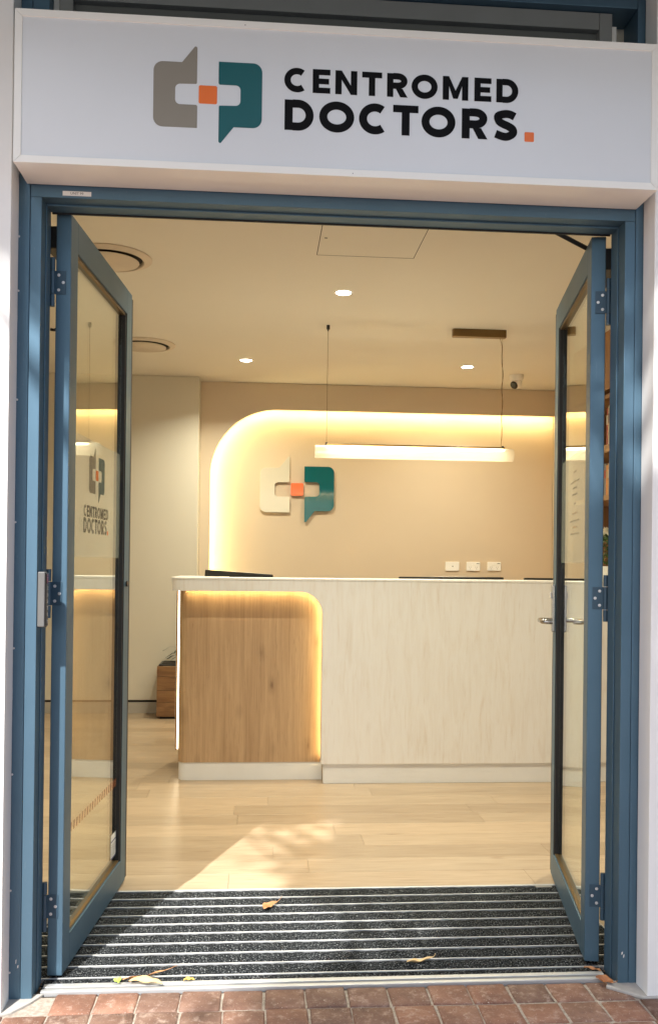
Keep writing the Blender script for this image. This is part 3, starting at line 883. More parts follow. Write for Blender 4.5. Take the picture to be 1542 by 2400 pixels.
# bookshelf by the side wall
bk = thing('bookcase', 'brown timber bookcase of shelves glimpsed between the open door and its frame', 'bookcase', (2.24, 3.3, 0))
def pb(o): return place(o, bk)
BX = 2.07
pb(obj('side_panel', MB().box(BX, 2.42, 3.875, 3.905, 0.001, CZ - 0.003), 'shelf_wood', bk))
pb(obj('side_panel', MB().box(BX, 2.42, 2.70, 2.73, 0.001, CZ - 0.003), 'shelf_wood', bk))
pb(obj('back_panel', MB().box(2.395, 2.42, 2.732, 3.873, 0.001, CZ - 0.003), 'wall_paint', bk))
pb(obj('top_cupboard', MB().box(BX + 0.002, 2.393, 2.732, 3.873, 2.475, CZ - 0.003), 'shelf_wood', bk))
for z0, z1 in ((2.415, 2.445), (2.055, 2.105), (1.735, 1.768), (1.10, 1.13)):
    pb(obj('shelf', MB().box(BX + 0.001, 2.394, 2.732, 3.873, z0, z1), 'shelf_wood', bk, bevel=0.001))
pb(obj('base_cupboard', MB().box(BX + 0.02, 2.393, 2.732, 3.873, 0.02, 1.098), 'shelf_wood', bk))
rbk = random.Random(21)
names = {0: 'cream', 1: 'dark red', 2: 'navy blue', 3: 'tan', 4: 'charcoal grey', 5: 'white', 6: 'orange'}
for shelf_z, hmin, hmax, ya, order, lab in ((2.1055, 0.25, 0.29, 3.085, (5, 6, 3, 2, 4, 0, 1), 'upper'), (1.7685, 0.20, 0.245, 3.095, (1, 2, 5, 0, 3, 6, 4), 'lower')):
    yq = ya
    for ci in order:
        th_ = rbk.uniform(0.020, 0.036); hh = rbk.uniform(hmin, hmax)
        t_ = thing('book', '%s spined book standing on the %s book shelf of the brown bookcase' % (names[ci], lab), 'book', (BX + 0.02, yq, shelf_z), 0, 'books on the %s shelf' % lab)
        obj('cover', MB().box(0, 0.17, 0.0, th_, 0.0002, hh), BOOK[ci], t_, bevel=0.001)
        obj('spine_label', MB().box(-0.0012, -0.0003, 0.003, th_ - 0.003, hh * 0.55, hh * 0.8), BOOK[(ci + 4) % 7], t_)
        yq += th_ + 0.0012

# planter by the rear wall
pt = thing('planter_box', 'recycled timber plank planter box half hidden by the end of the counter', 'planter', (-0.83, 5.0, 0))
zz = 0.02
for hh in (0.115, 0.10, 0.115, 0.083):
    obj('plank', MB().box(-0.225, 0.225, -0.150, -0.128, zz, zz + hh - 0.002), 'crate_wood', pt, bevel=0.002)
    obj('plank', MB().box(-0.225, -0.203, -0.127, 0.125, zz, zz + hh - 0.002), 'crate_wood', pt, bevel=0.002)
    obj('plank', MB().box(0.203, 0.225, -0.127, 0.125, zz, zz + hh - 0.002), 'crate_wood', pt, bevel=0.002)
    zz += hh
obj('plinth', MB().box(-0.20, 0.20, -0.13, 0.11, 0.0005, 0.019), 'shadow_gap', pt)
obj('liner', MB().box(-0.212, 0.212, -0.136, 0.12, 0.4335, 0.447), 'dark_metal', pt, bevel=0.004)
obj('soil', MB().box(-0.19, 0.19, -0.11, 0.10, 0.4475, 0.452), 'soil', pt)
pp = thing('strap_leaf_plant', 'dark green strap leaved plant growing in the timber planter box', 'plant', (-0.83, 5.0, 0.452))
rpl = random.Random(9)
for i in range(15):
    a = rpl.uniform(0, 6.283) if i > 3 else (math.pi + (-0.5, 0.1, 0.4, 0.75)[i])
    ln_ = rpl.uniform(0.14, 0.20) if i > 3 else (0.19, 0.17, 0.15, 0.12)[i]
    hgt = rpl.uniform(0.08, 0.20) if i > 3 else (0.07, 0.09, 0.06, 0.12)[i]
    lf = MB()
    A_, B_ = [], []
    for k in range(9):
        u = k / 8
        rad = ln_ * u
        z = hgt * math.sin(min(1, u * 1.15) * math.pi * 0.62) - 0.05 * u * u
        w = 0.026 * math.sin(math.pi * min(1, u * 0.92 + 0.08)) + 0.001
        cx, cy_ = rad * math.cos(a), rad * math.sin(a) * 0.6
        nx, ny = -math.sin(a) * w, math.cos(a) * w
        A_.append((cx + nx, cy_ + ny, z + 0.004)); B_.append((cx - nx, cy_ - ny, z))
    o = obj('leaf', lf.strip(A_, B_), 'strap_leaf', pp, smooth=True)

# ------------------------------------------------------------------ entrance mat and threshold
mt = thing('entrance_mat', 'black carpet entrance mat with pale aluminium bars across the doorway', 'doormat', (0, 0.48, 0))
def pm(o): return place(o, mt)
y0, yp = 0.132, 0.0826
obj_bar = None
for i in range(10):
    yb = y0 + i * yp
    o = pm(obj('bar', MB().box(-0.965, 1.005, yb - 0.0024, yb + 0.0024, -0.013, 0.0018), 'alu', mt, bevel=0.001) if i == 0 else obj_bar.copy())
    if i == 0:
        obj_bar = o
    else:
        COL.objects.link(o); o.location = (0, i * yp, 0)
car0 = None
for i in range(9):
    ya_ = y0 + i * yp + 0.0045
    if car0 is None:
        cb = MB()
        rg = random.Random(2)
        nx, ny = 120, 6
        grid = [[cb.bm.verts.new((-0.965 + 1.97 * a / nx, ya_ + (yp - 0.009) * b / ny, 0.0005 + rg.uniform(-0.0016, 0.0016) - (0.003 if b in (0, ny) else 0))) for b in range(ny + 1)] for a in range(nx + 1)]
        for a in range(nx):
            for b in range(ny):
                cb.bm.faces.new((grid[a][b], grid[a + 1][b], grid[a + 1][b + 1], grid[a][b + 1]))
        car0 = pm(obj('carpet_strip', cb, 'carpet', mt, smooth=False))
    else:
        o = car0.copy(); COL.objects.link(o); o.location = (0, i * yp, 0)
pm(obj('carpet_strip', MB().box(-0.876, 0.876, 0.0885, y0 - 0.0045, -0.013, -0.001), 'carpet', mt))
pm(obj('edge_frame', MB().box(-0.965, 1.005, y0 + 9 * yp + 0.0045, 0.8895, -0.013, 0.001), 'alu', mt, bevel=0.0008))
for x_ in (-0.968, 1.008):
    pm(obj('edge_frame', MB().box(x_ - 0.0025, x_ + 0.0025, 0.1140, 0.8895, -0.013, 0.0014), 'alu', mt))
pm(obj('base_sheet', MB().box(-0.965, 1.005, 0.113, 0.888, -0.0155, -0.0135), 'seal', mt))
pm(obj('name_tag', MB().prism_xy(rrect(0.886, 0.952, 0.846, 0.868, 0.004), 0.0015, 0.003), 'grey_plastic', mt))
th = thing('door_threshold', 'bright aluminium threshold strip between the mat and the terracotta pavers', 'threshold', (0, 0.06, 0))
def pt_(o): return place(o, th)
pt_(obj('sill_bar', MB().box(-0.866, 0.866, 0.032, 0.048, -0.01, 0.006), 'alu', th, bevel=0.0015))
pt_(obj('channel', MB().box(-0.866, 0.866, 0.0485, 0.066, -0.01, 0.001), 'grey_plastic', th))
pt_(obj('sill_bar', MB().box(-0.866, 0.866, 0.0665, 0.088, -0.01, 0.0045), 'alu', th, bevel=0.0015))

# ------------------------------------------------------------------ door frame
df_ = thing('door_frame', 'slate blue aluminium frame round the double entrance doors', 'door frame', (0, 0.05, 0))
def pf(o): return place(o, df_)
for s in (-1, 1):
    def sb(a, b, *r): return (min(s * a, s * b), max(s * a, s * b)) + r
    pf(obj('jamb', MB().box(*sb(0.883, 0.9155, 0.0, 0.105, -0.01, 2.3595)), 'slate', df_, bevel=0.0014))
    pf(obj('jamb', MB().box(*sb(0.9165, 0.9515, -0.0012, 0.112, -0.01, 3.08)), 'slate', df_, bevel=0.0014))
    pf(obj('stop', MB().box(*sb(0.879, 0.8828, 0.050, 0.104, 0.0, 2.3535)), 'slate', df_, bevel=0.0012))
    pf(obj('sealant_bead', MB().tube([(s * 0.9525, -0.002 + 0.0015 * math.sin(k * 1.7), 0.0 + k * 0.1) for k in range(31)], [0.0032 + 0.001 * math.sin(k * 2.3) for k in range(31)], 8), 'pier_paint', df_, smooth=True))
    for z in (0.10, 0.34, 0.68, 1.05, 1.42, 1.78, 2.10, 2.26):
        z += 0.02 * s
        pf(obj('screw', MB().cyl((s * 0.9465, -0.0030, z), (s * 0.9465, -0.0012, z), 0.0032, 10), 'screw', df_))
        pf(obj('screw', MB().cyl((s * 0.930, -0.0018, z + 0.004), (s * 0.930, -0.0012, z + 0.004), 0.0022, 10), 'slate', df_))
pf(obj('head', MB().box(-0.9155, 0.9155, 0.0004, 0.1115, 2.360, 2.428), 'slate', df_, bevel=0.0014))
pf(obj('stop', MB().box(-0.8825, 0.8825, 0.0502, 0.1038, 2.354, 2.3598), 'slate', df_, bevel=0.0012))
pf(obj('seal', MB().box(-0.876, 0.876, 0.1045, 0.1105, 2.350, 2.358), 'seal', df_))
# paint scuffs low on the jamb
for x, z, w, h in ((0.893, 0.093, 0.004, 0.010), (0.899, 0.083, 0.003, 0.012), (-0.925, 0.092, 0.003, 0.010), (-0.930, 0.105, 0.002, 0.014)):
    pf(obj('scuff_mark', MB().poly([(x, -0.0016, z), (x + w, -0.0016, z + h * 0.2), (x + w * 1.3, -0.0016, z + h), (x + w * .2, -0.0016, z + h * .8)]), 'paper', df_))

# transom panel above the sign
tw = thing('transom_panel', 'dark framed transom above the sign with grey board behind its glass', 'transom window', (0, 0.05, 2.75))
def pw(o): return place(o, tw)
pw(obj('frame_rail', MB().box(-0.9155, 0.9155, 0.0, 0.112, 3.02, 3.09), 'slate', tw, bevel=0.0014))
for s in (-1, 1):
    pw(obj('frame_stile', MB().box(min(s * .868, s * .9155), max(s * .868, s * .9155), 0.0, 0.112, 2.430, 3.0195), 'slate', tw, bevel=0.0014))
    pw(obj('edge_strip', MB().box(min(s * .848, s * .866), max(s * .848, s * .866), 0.045, 0.06, 2.432, 2.987), 'white_plastic', tw))
    pw(obj('board_rim', MB().box(min(s * .806, s * .846), max(s * .806, s * .846), 0.028, 0.06, 2.432, 3.018), 'grey_board', tw, bevel=0.002))
pw(obj('board_rim', MB().box(-0.8055, 0.8055, 0.028, 0.06, 2.965, 3.018), 'grey_board', tw, bevel=0.002))
pw(obj('board', MB().box(-0.8055, 0.8055, 0.052, 0.06, 2.432, 2.9645), 'grey_board_dark', tw))
for x in (-0.003, 0.739):
    pw(obj('cap_screw', MB().lathe([(0, -0.008), (0.008, -0.007), (0.0105, -0.003), (0.0105, 0.0)], seg=20), 'white_plastic', tw, smooth=True))
    bpy.context.view_layer.objects.active = None
    o = tw.children[-1]
    o.matrix_parent_inverse = Matrix.Translation(-tw.location) @ Matrix.Translation((x, 0.0275, 3.004)) @ Matrix.Rotation(R(-90), 4, 'X')

# ------------------------------------------------------------------ keypad and unit label
kp_ = thing('keypad', 'grey and black access keypad fixed on the inner face of the door jamb', 'keypad', (-0.883, 0.024, 1.172))
obj('side_case', MB().prism([(-0.020, -0.080), (0.012, -0.083), (0.014, 0.083), (-0.020, 0.083)], lambda y, z: (0.0005, y, z), lambda y, z: (0.022, y, z)), 'keypad_grey', kp_, bevel=0.003)
obj('face', MB().prism([(-0.018, -0.076), (0.010, -0.078), (0.012, 0.080), (-0.018, 0.080)], lambda y, z: (0.0222, y, z), lambda y, z: (0.026, y, z)), 'black_plastic', kp_, bevel=0.002)
obj('status_light', MB().box(0.0262, 0.0272, -0.012, 0.004, 0.048, 0.076), plain('red_lens', (0.20, 0.02, 0.05), 0.2), kp_)
def text_obj(name, s, size, mat, parent, mtx, align='CENTER', offset=0.0):
    cu = bpy.data.curves.new(name, 'FONT')
    cu.body = s; cu.size = size; cu.align_x = align; cu.align_y = 'CENTER'; cu.offset = offset
    cu.resolution_u = 3
    tmp = bpy.data.objects.new(name, cu)
    COL.objects.link(tmp)
    me = bpy.data.meshes.new_from_object(tmp.evaluated_get(bpy.context.evaluated_depsgraph_get()))
    bpy.data.objects.remove(tmp)
    me.materials.clear(); me.materials.append(M[mat])
    o = bpy.data.objects.new(name, me)
    COL.objects.link(o); o.parent = parent
    o.matrix_local = mtx
    return o
RXP = Matrix(((0, 0, 1, 0), (1, 0, 0, 0), (0, 1, 0, 0), (0, 0, 0, 1)))      # text facing +X, reading towards +Y
RYM = Matrix(((1, 0, 0, 0), (0, 0, -1, 0), (0, 1, 0, 0), (0, 0, 0, 1)))     # text facing -Y, reading towards +X
for i, s in enumerate(('12', '34', '56', '78', '90', '*#')):
    text_obj('digits', s, 0.016, 'paper', kp_, Matrix.Translation((0.0266, -0.003, 0.034 - i * 0.0195)) @ RXP)
ul = thing('unit_label', 'small white printed label on the door head reading unit 99', 'label', (-0.7815, -0.0004, 2.373))
obj('backing', MB().box(-0.0415, 0.0415, -0.0006, 0.0, -0.0068, 0.0068), 'paper', ul)
text_obj('lettering', 'UNIT 99', 0.0105, 'ink', ul, Matrix.Translation((0.0, -0.0010, 0.0)) @ RYM)

# ------------------------------------------------------------------ shop sign
sg = thing('shop_sign', 'white lightbox shop sign with speech bubble emblem reading centromed doctors', 'sign', (0, -0.08, 2.394))
def ps(o): return place(o, sg)
SX0, SX1, SZ0, SZ1 = -0.926, 0.9165, 2.394, 2.822
FW = 0.0205
ps(obj('case', MB().box(SX0 + 0.001, SX1 - 0.001, -0.138, -0.0035, SZ0 + 0.001, SZ1 - 0.001), 'white_alu', sg, bevel=0.001))
def mitre(pts): return MB().prism_xz(pts, -0.156, -0.1385)
e = 0.0004
ps(obj('frame_rail', mitre([(SX0 + e, SZ1), (SX1 - e, SZ1), (SX1 - FW - e, SZ1 - FW), (SX0 + FW + e, SZ1 - FW)]), 'white_alu', sg, bevel=0.0007))
ps(obj('frame_rail', mitre([(SX0 + e, SZ0), (SX1 - e, SZ0), (SX1 - FW - e, SZ0 + FW), (SX0 + FW + e, SZ0 + FW)]), 'white_alu', sg, bevel=0.0007))
ps(obj('frame_stile', mitre([(SX0, SZ0 + e), (SX0, SZ1 - e), (SX0 + FW, SZ1 - FW - e), (SX0 + FW, SZ0 + FW + e)]), 'white_alu', sg, bevel=0.0007))
ps(obj('frame_stile', mitre([(SX1, SZ0 + e), (SX1, SZ1 - e), (SX1 - FW, SZ1 - FW - e), (SX1 - FW, SZ0 + FW + e)]), 'white_alu', sg, bevel=0.0007))
ps(obj('face_panel', MB().box(SX0 + FW - .001, SX1 - FW + .001, -0.1525, -0.1386, SZ0 + FW - .001, SZ1 - FW + .001), 'sign_face', sg))
for x, z in ((-0.29, SZ1 - 0.012), (0.02, SZ0 + 0.009)):
    ps(obj('rivet', MB().cyl((x, -0.1568, z), (x, -0.1561, z), 0.0014, 8), 'ink', sg))
emblem(sg, -0.3925, 2.6085, 0.1835, -0.1536, -0.1526, ('taupe_print', 'teal_print', 'orange_print'), ps)

# letters built from strokes; unit cap height
def offset_strip(pts, w, closed=False):
    n = len(pts)
    L_, R_ = [], []
    for i in range(n):
        p = Vector(pts[i])
        if closed:
            a, b = Vector(pts[(i - 1) % n]), Vector(pts[(i + 1) % n])
        else:
            a, b = Vector(pts[max(i - 1, 0)]), Vector(pts[min(i + 1, n - 1)])
        d1 = (p - a); d2 = (b - p)
        d1 = d1.normalized() if d1.length > 1e-9 else d2.normalized()
        d2 = d2.normalized() if d2.length > 1e-9 else d1
        t_ = (d1 + d2).normalized()
        nrm = Vector((-t_.y, t_.x))
        k = 1.0 / max(0.35, nrm.dot(Vector((-d1.y, d1.x))))
        L_.append(p + nrm * w / 2 * k); R_.append(p - nrm * w / 2 * k)
    return L_, R_
def ell(cx, cy, rx, ry, a0, a1, n=26):
    return [(cx + rx * math.cos(R(a0 + (a1 - a0) * i / n)), cy + ry * math.sin(R(a0 + (a1 - a0) * i / n))) for i in range(n + 1)]
def letter(ch, w, s=0.265):
    """list of (kind, data): 'poly' point lists or 'stroke' (pts, closed); box 0..w x 0..1"""
    h = s / 2
    if ch == 'O': return [('stroke', ell(w / 2, .5, w / 2 - h + .012, .5 - h + .012, 0, 360, 40)[:-1], True)]
    if ch == 'C':
        return [('stroke', ell(w * .56, .5, w * .56 - h + .01, .5 - h + .012, 52, 308, 36), False)]
    if ch == 'E': return [('poly', [(0, 0), (s, 0), (s, 1), (0, 1)]), ('poly', [(s, 0), (w, 0), (w, s * .88), (s, s * .88)]), ('poly', [(s, .5 - s * .43), (w * .93, .5 - s * .43), (w * .93, .5 + s * .43), (s, .5 + s * .43)]), ('poly', [(s, 1 - s * .88), (w, 1 - s * .88), (w, 1), (s, 1)])]
    if ch == 'T': return [('poly', [(0, 1 - s * .9), (w, 1 - s * .9), (w, 1), (0, 1)]), ('poly', [(w / 2 - h, 0), (w / 2 + h, 0), (w / 2 + h, 1 - s * .9), (w / 2 - h, 1 - s * .9)])]
    if ch == 'N': return [('poly', [(0, 0), (s, 0), (s, 1), (0, 1)]), ('poly', [(w - s, 0), (w, 0), (w, 1), (w - s, 1)]), ('poly', [(s, 1), (s, .62), (w - s, 0), (w - s, .38)])]
    if ch == 'M': return [('poly', [(0, 0), (s, 0), (s, 1), (0, 1)]), ('poly', [(w - s, 0), (w, 0), (w, 1), (w - s, 1)]), ('poly', [(s, 1), (s, .60), (w / 2 - .10, .06), (w / 2, .06), (w / 2, .40)]), ('poly', [(w - s, 1), (w / 2, .40), (w / 2, .06), (w / 2 + .10, .06), (w - s, .60)])]
    if ch == 'D':
        return [('poly', [(0, 0), (s, 0), (s, 1), (0, 1)]), ('stroke', [(s, 1 - h * .92)] + ell(w * .46, .5, w * .54 - h, .5 - h * .92, 90, -90, 26) + [(s, h * .92)], False)]
    if ch == 'R':
        b = 0.36
        return [('poly', [(0, 0), (s, 0), (s, 1), (0, 1)]), ('stroke', [(s, 1 - h * .9)] + ell(w * .52, b + (1 - b) / 2, w * .47 - h, (1 - b) / 2 - h * .9, 90, -90, 20) + [(s, b + h * .9)], False), ('poly', [(w * .42, b), (w * .42 + s * 1.08, b), (w, 0), (w - s * 1.16, 0)])]
    if ch == 'S':
        t_, b_ = 1 - h, h
        xl, xr = h, w - h
        ctrl = [(w - h * .55, .80), (w * .70, t_ * 1.005), (w * .46, t_ * 1.01), (xl + .02, .80), (xl + .05, .635), (w * .40, .545), (w * .62, .475), (xr - .01, .375), (xr + .0, .235), (w * .62, b_ - .005), (w * .40, b_ - .01), (h * .50, .205)]
        ext = [ctrl[0]] + ctrl + [ctrl[-1]]
        pts = []
        for i in range(1, len(ext) - 2):
            p0, p1, p2, p3 = [Vector(q) for q in ext[i - 1:i + 3]]
            for k in range(5):
                u = k / 5
                pts.append(tuple(0.5 * ((2 * p1) + (p2 - p0) * u + (2 * p0 - 5 * p1 + 4 * p2 - p3) * u * u + (3 * p1 - p0 - 3 * p2 + p3) * u ** 3)))
        pts.append(ctrl[-1])
        return [('stroke', pts, False)]
    return []
def word(letters, z0, z1, mp, d=0.0009, sw=0.265):
    """letters: (char, x0, x1); mp maps (x, z, depth) to 3-D"""
    mb = MB()
    H = z1 - z0
    k = 0
    for ch, x0, x1 in letters:
        w = (x1 - x0) / H
        for item in letter(ch, w, sw):
            dd = d + 0.00006 * (k % 5); k += 1
            if item[0] == 'poly':
                pts = [(x0 + x * H, z0 + z * H) for x, z in item[1]]
                mb.prism(pts, lambda x, z: mp(x, z, dd), lambda x, z: mp(x, z, 0.0))
            else:
                L_, R_ = offset_strip(item[1], sw, item[2])
                n = len(L_)
                rng = range(n) if item[2] else range(n - 1)
                for a_, b_ in ((dd, 0.0),):
                    F = [[mb.bm.verts.new(mp(x0 + p[0] * H, z0 + p[1] * H, dp)) for p in lst] for lst in (L_, R_) for dp in (a_, b_)]
                    for i in rng:
                        j = (i + 1) % n
                        mb.bm.faces.new((F[0][i], F[0][j], F[2][j], F[2][i]))
                        mb.bm.faces.new((F[0][i], F[1][i], F[1][j], F[0][j]))
                        mb.bm.faces.new((F[2][i], F[2][j], F[3][j], F[3][i]))
    return mb
W1 = [('C', -0.1772, -0.1141), ('E', -0.0971, -0.0471), ('N', -0.0325, 0.0299), ('T', 0.044, 0.1012), ('R', 0.1159, 0.1752), ('O', 0.1875, 0.2613), ('M', 0.2774, 0.3516), ('E', 0.3697, 0.4192), ('D', 0.4342, 0.4984)]
W2 = [('D', -0.1761, -0.0935), ('O', -0.0766, 0.0213), ('C', 0.0371, 0.1177), ('T', 0.1342, 0.2072), ('O', 0.2176, 0.314), ('R', 0.3339, 0.409), ('S', 0.4271, 0.4951)]
ps(obj('lettering', word(W1, 2.6292, 2.697, lambda x, z, d: (x, -0.1526 - d, z)), 'black_print', sg))
ps(obj('lettering', word(W2, 2.5202, 2.6065, lambda x, z, d: (x, -0.1526 - d, z)), 'black_print', sg))
ps(obj('full_stop', MB().prism_xz(rrect(0.5182, 0.5461, 2.5190, 2.5465, 0.003, 3), -0.1535, -0.1526), 'orange_print', sg))

# ------------------------------------------------------------------ glass doors
def make_door(s, label, origin, ang):
    """s=+1 leaf hinged at -x side (outer face looks to +x), s=-1 mirrored. Local: +Y along the leaf, outer face at x=0, thickness to -s*x"""
    t_ = thing('glass_door', label, 'glass door', (origin[0], origin[1], 0), ang, 'double entrance doors')
    TH = 0.046
    Z0, Z1 = 0.0125, 2.359
    def bxs(xa, xb, ya, yb, za, zb):
        a, b = -s * xa, -s * xb
        return MB().box(min(a, b), max(a, b), ya, yb, za, zb)
    SN, SF = 0.080, 0.780
    obj('stile', bxs(0, TH, 0, SN, Z0, Z1), 'slate', t_, bevel=0.0022)
    obj('stile', bxs(0.0006, TH - .0006, SF + 0.0012, 0.864, Z0, Z1), 'slate', t_, bevel=0.002)
    obj('rail', bxs(0.0003, TH - .0003, SN + .0008, SF, 2.262, Z1), 'slate', t_, bevel=0.0015)
    obj('rail', bxs(0.0003, TH - .0003, SN + .0008, SF, Z0, 0.113), 'slate', t_, bevel=0.0015)
    obj('seam', bxs(0.0012, TH - .0012, SF + .0001, SF + .0011, Z0 + .001, Z1 - .002), 'seal', t_)
    obj('meeting_edge', bxs(0.012, 0.034, 0.8645, 0.898, Z0 + 0.002, Z1 - 0.012), 'slate', t_, bevel=0.002)
    obj('edge_seal', bxs(0.002, 0.0115, 0.868, 0.890, Z0 + 0.004, Z1 - 0.012), 'seal', t_, bevel=0.002)
    REC = 0.018
    gm = bxs(REC, REC + 0.006, SN, SF, 0.112, 2.263)
    glass = obj('glass_pane', gm, 'glass', t_)
    obj('frosted_band', bxs(REC - 0.0003, REC - 0.0001, SN + .001, SF - .001, 1.302, 1.705), 'frost', t_)
    # glazing beads (dark gaskets) around the pane
    obj('glazing_bead', bxs(REC - .012, REC - .0005, SN + .001, SN + .006, 0.114, 2.261), 'seal', t_)
    obj('glazing_bead', bxs(REC - .014, REC - .0005, SF - .012, SF - .001, 0.1142, 2.2608), 'seal', t_)
    obj('glazing_bead', bxs(REC - .012, REC - .0005, SN + .0065, SF - .0125, 2.252, 2.261), 'bronze', t_)
    obj('glazing_bead', bxs(REC - .012, REC - .0005, SN + .0065, SF - .0125, 0.114, 0.120), 'bronze', t_)
    # hinges
    for zc in (2.145, 1.187, 0.226):
        hn = obj('hinge', bxs(-0.0002, 0.0, 0, 0.0001, zc - .001, zc), 'slate', t_)
        bpy.data.objects.remove(hn)
        hp = MB()
        a, b = -s * 0.014, -s * 0.052
        hp.box(min(a, b), max(a, b), -0.0032, -0.0003, zc - 0.036, zc + 0.036)
        hn = obj('hinge', hp, 'hinge_paint', t_, bevel=0.0006)
        for k, (za, zb) in enumerate(((-0.075, -0.038), (-0.0365, 0.0365), (0.038, 0.075))):
            obj('barrel', MB().cyl((-s * 0.0545, -0.006, zc + za), (-s * 0.0545, -0.006, zc + zb), 0.0078, 18), 'hinge_paint', hn, smooth=True)
        lf = MB()
        a, b = -s * 0.0545, -s * 0.064
        for za, zb in ((-0.074, -0.039), (0.039, 0.074)):
            lf.box(min(a, b), max(a, b), -0.012, -0.008, zc + za, zc + zb)
        obj('frame_leaf', lf, 'hinge_paint', hn)
        for dx, dz in ((0.036, 0.023), (0.022, 0.0), (0.036, -0.023)):
            sc = MB().lathe([(0.0, 0.0006), (0.0016, 0.0006), (0.0022, 0.0014), (0.0042, 0.0012), (0.0050, 0.0)], seg=16)
            bmesh.ops.transform(sc.bm, matrix=Matrix.Translation((-s * dx, -0.0033, zc + dz)) @ Matrix.Rotation(R(90), 4, 'X'), verts=sc.bm.verts)
            obj('screw', sc, 'screw', hn, smooth=True)
    # closer body on the inner side of the leaf
    cl = obj('closer_body', bxs(TH + 0.0005, TH + 0.045, 0.03, 0.27, 2.262, 2.332), 'dark_metal', t_, bevel=0.004)
    return t_, REC, glass

AL, AR2 = 0.0787, 0.1877
dl, REC, gpl = make_door(1, 'open glass door with emblem decal and hinge stile beside the keypad', (-0.883 + 0.0616, 0.1219), -AL)
dr, REC, gpr = make_door(-1, 'open glass door with steel lever handle beside the shaded pier', (0.883 - 0.0537, 0.1436), -AR2)

# closer arm of the handle-side door, in the leaf's own space
def world_to(root, p):
    rz = root.rotation_euler.z
    v = Vector(p) - root.location
    return Matrix.Rotation(-rz, 3, 'Z') @ v
pa, pb_ = world_to(dr, (0.692, 0.119, 2.366)), world_to(dr, (0.862, 0.273, 2.366))
arm = MB().tube([pa, pb_], 0.0095, 4)
obj('closer_arm', arm, 'dark_metal', dr, bevel=0.001)
# loop of cable between frame and leaf on the keypad side
pa, pb_ = world_to(dl, (-0.884, 0.14, 2.004)), world_to(dl, (-0.862, 0.128, 2.004))
obj('cable_loop', MB().tube([pa, (pa + pb_) / 2 + Vector((0, 0.004, -0.002)), pb_], 0.0045, 8), 'seal', dl)

# decals on the glass of the emblem door (reads towards +s along the leaf)
gx_ = -REC + 0.0006
SH = 0.078
dec = thing  # keep name short
def mpL(x, z, d): return (gx_ + d, x, z)
L_ = bubble(0.338 + SH, 1.589, 0.128)
obj('decal', MB().prism(L_, lambda y, z: (gx_, y, z), lambda y, z: (gx_ + .0003, y, z)), 'vinyl_taupe', dl)
obj('decal', MB().prism(halfturn(L_, 0.338 + SH, 1.589), lambda y, z: (gx_, y, z), lambda y, z: (gx_ + .0003, y, z)), 'vinyl_teal', dl)
sq = 0.0175
obj('decal', MB().prism(rrect(0.338 + SH - sq, 0.338 + SH + sq, 1.589 - sq, 1.589 + sq, 0.003, 3), lambda y, z: (gx_, y, z), lambda y, z: (gx_ + .0003, y, z)), 'vinyl_orange', dl)
def remap(Wl, x0, x1):
    a, b = Wl[0][1], Wl[-1][2]
    return [(c, x0 + (p - a) / (b - a) * (x1 - x0), x0 + (q - a) / (b - a) * (x1 - x0)) for c, p, q in Wl]
obj('decal', word(remap(W1, 0.170 + SH, 0.502 + SH), 1.439, 1.472 + .006, mpL, 0.0003, 0.225), 'vinyl_text', dl)
obj('decal', word(remap(W2, 0.168 + SH, 0.482 + SH), 1.384, 1.427 + .008, mpL, 0.0003, 0.225), 'vinyl_text', dl)
obj('decal', MB().prism(rrect(0.490 + SH, 0.505 + SH, 1.384, 1.399, 0.002, 2), lambda y, z: (gx_, y, z), lambda y, z: (gx_ + .0003, y, z)), 'vinyl_orange', dl)
# orange dashed safety band
db = MB()
for k in range(20):
    yk = 0.100 + k * 0.0335
    db.prism([(yk, 0.414), (yk + 0.015, 0.414), (yk + 0.021, 0.442), (yk + 0.006, 0.442)], lambda y, z: (gx_, y, z), lambda y, z: (gx_ + .0002, y, z))
obj('safety_band', db, 'vinyl_band', dl)
# compliance sticker low on the glass
st = obj('sticker', MB().box(gx_, gx_ + .0004, 0.690, 0.768, 0.142, 0.236), 'paper', dl)
sk = MB(); sk.box(gx_ + .0005, gx_ + .0007, 0.690, 0.768, 0.208, 0.213); sk.box(gx_ + .0005, gx_ + .0007, 0.690, 0.768, 0.142, 0.149)
obj('stripe', sk, 'navy_ink', st)
tx = MB(); rt = random.Random(4)
for k in range(7):
    za = 0.196 - k * 0.007
    ya_ = 0.697
    while ya_ < 0.755:
        wl_ = rt.uniform(0.004, 0.012)
        tx.box(gx_ + .0005, gx_ + .0006, ya_, ya_ + wl_, za, za + 0.0028)
        ya_ += wl_ + 0.003
obj('small_print', tx, 'ink', st)

# faded small print on the other leaf: illegible rows
gr = REC - 0.0006
rows = ((1.640, .055, 'vinyl_faint_orange'), (1.603, .20, 'vinyl_faint'), (1.580, .10, 'vinyl_faint'), (1.556, .11, 'vinyl_faint'), (1.521, .05, 'vinyl_faint'),
        (1.486, .12, 'vinyl_faint_orange'), (1.458, .21, 'vinyl_faint'), (1.434, .11, 'vinyl_faint_orange'), (1.410, .20, 'vinyl_faint'))
for z, wd, mt_ in rows:
    rm = MB(); yk = 0.42 - wd / 2
    while yk < 0.42 + wd / 2:
        wl_ = rt.uniform(0.005, 0.009)
        hz = rt.uniform(0.006, 0.010)
        rm.box(gr - .0003, gr, yk, yk + wl_ * 0.3, z - 0.005, z + hz - .005)
        rm.box(gr - .0003, gr, yk + wl_ * .3, yk + wl_ * .85, z - 0.0012, z + .0012)
        yk += wl_ + 0.002
    obj('decal', rm, mt_, dr)

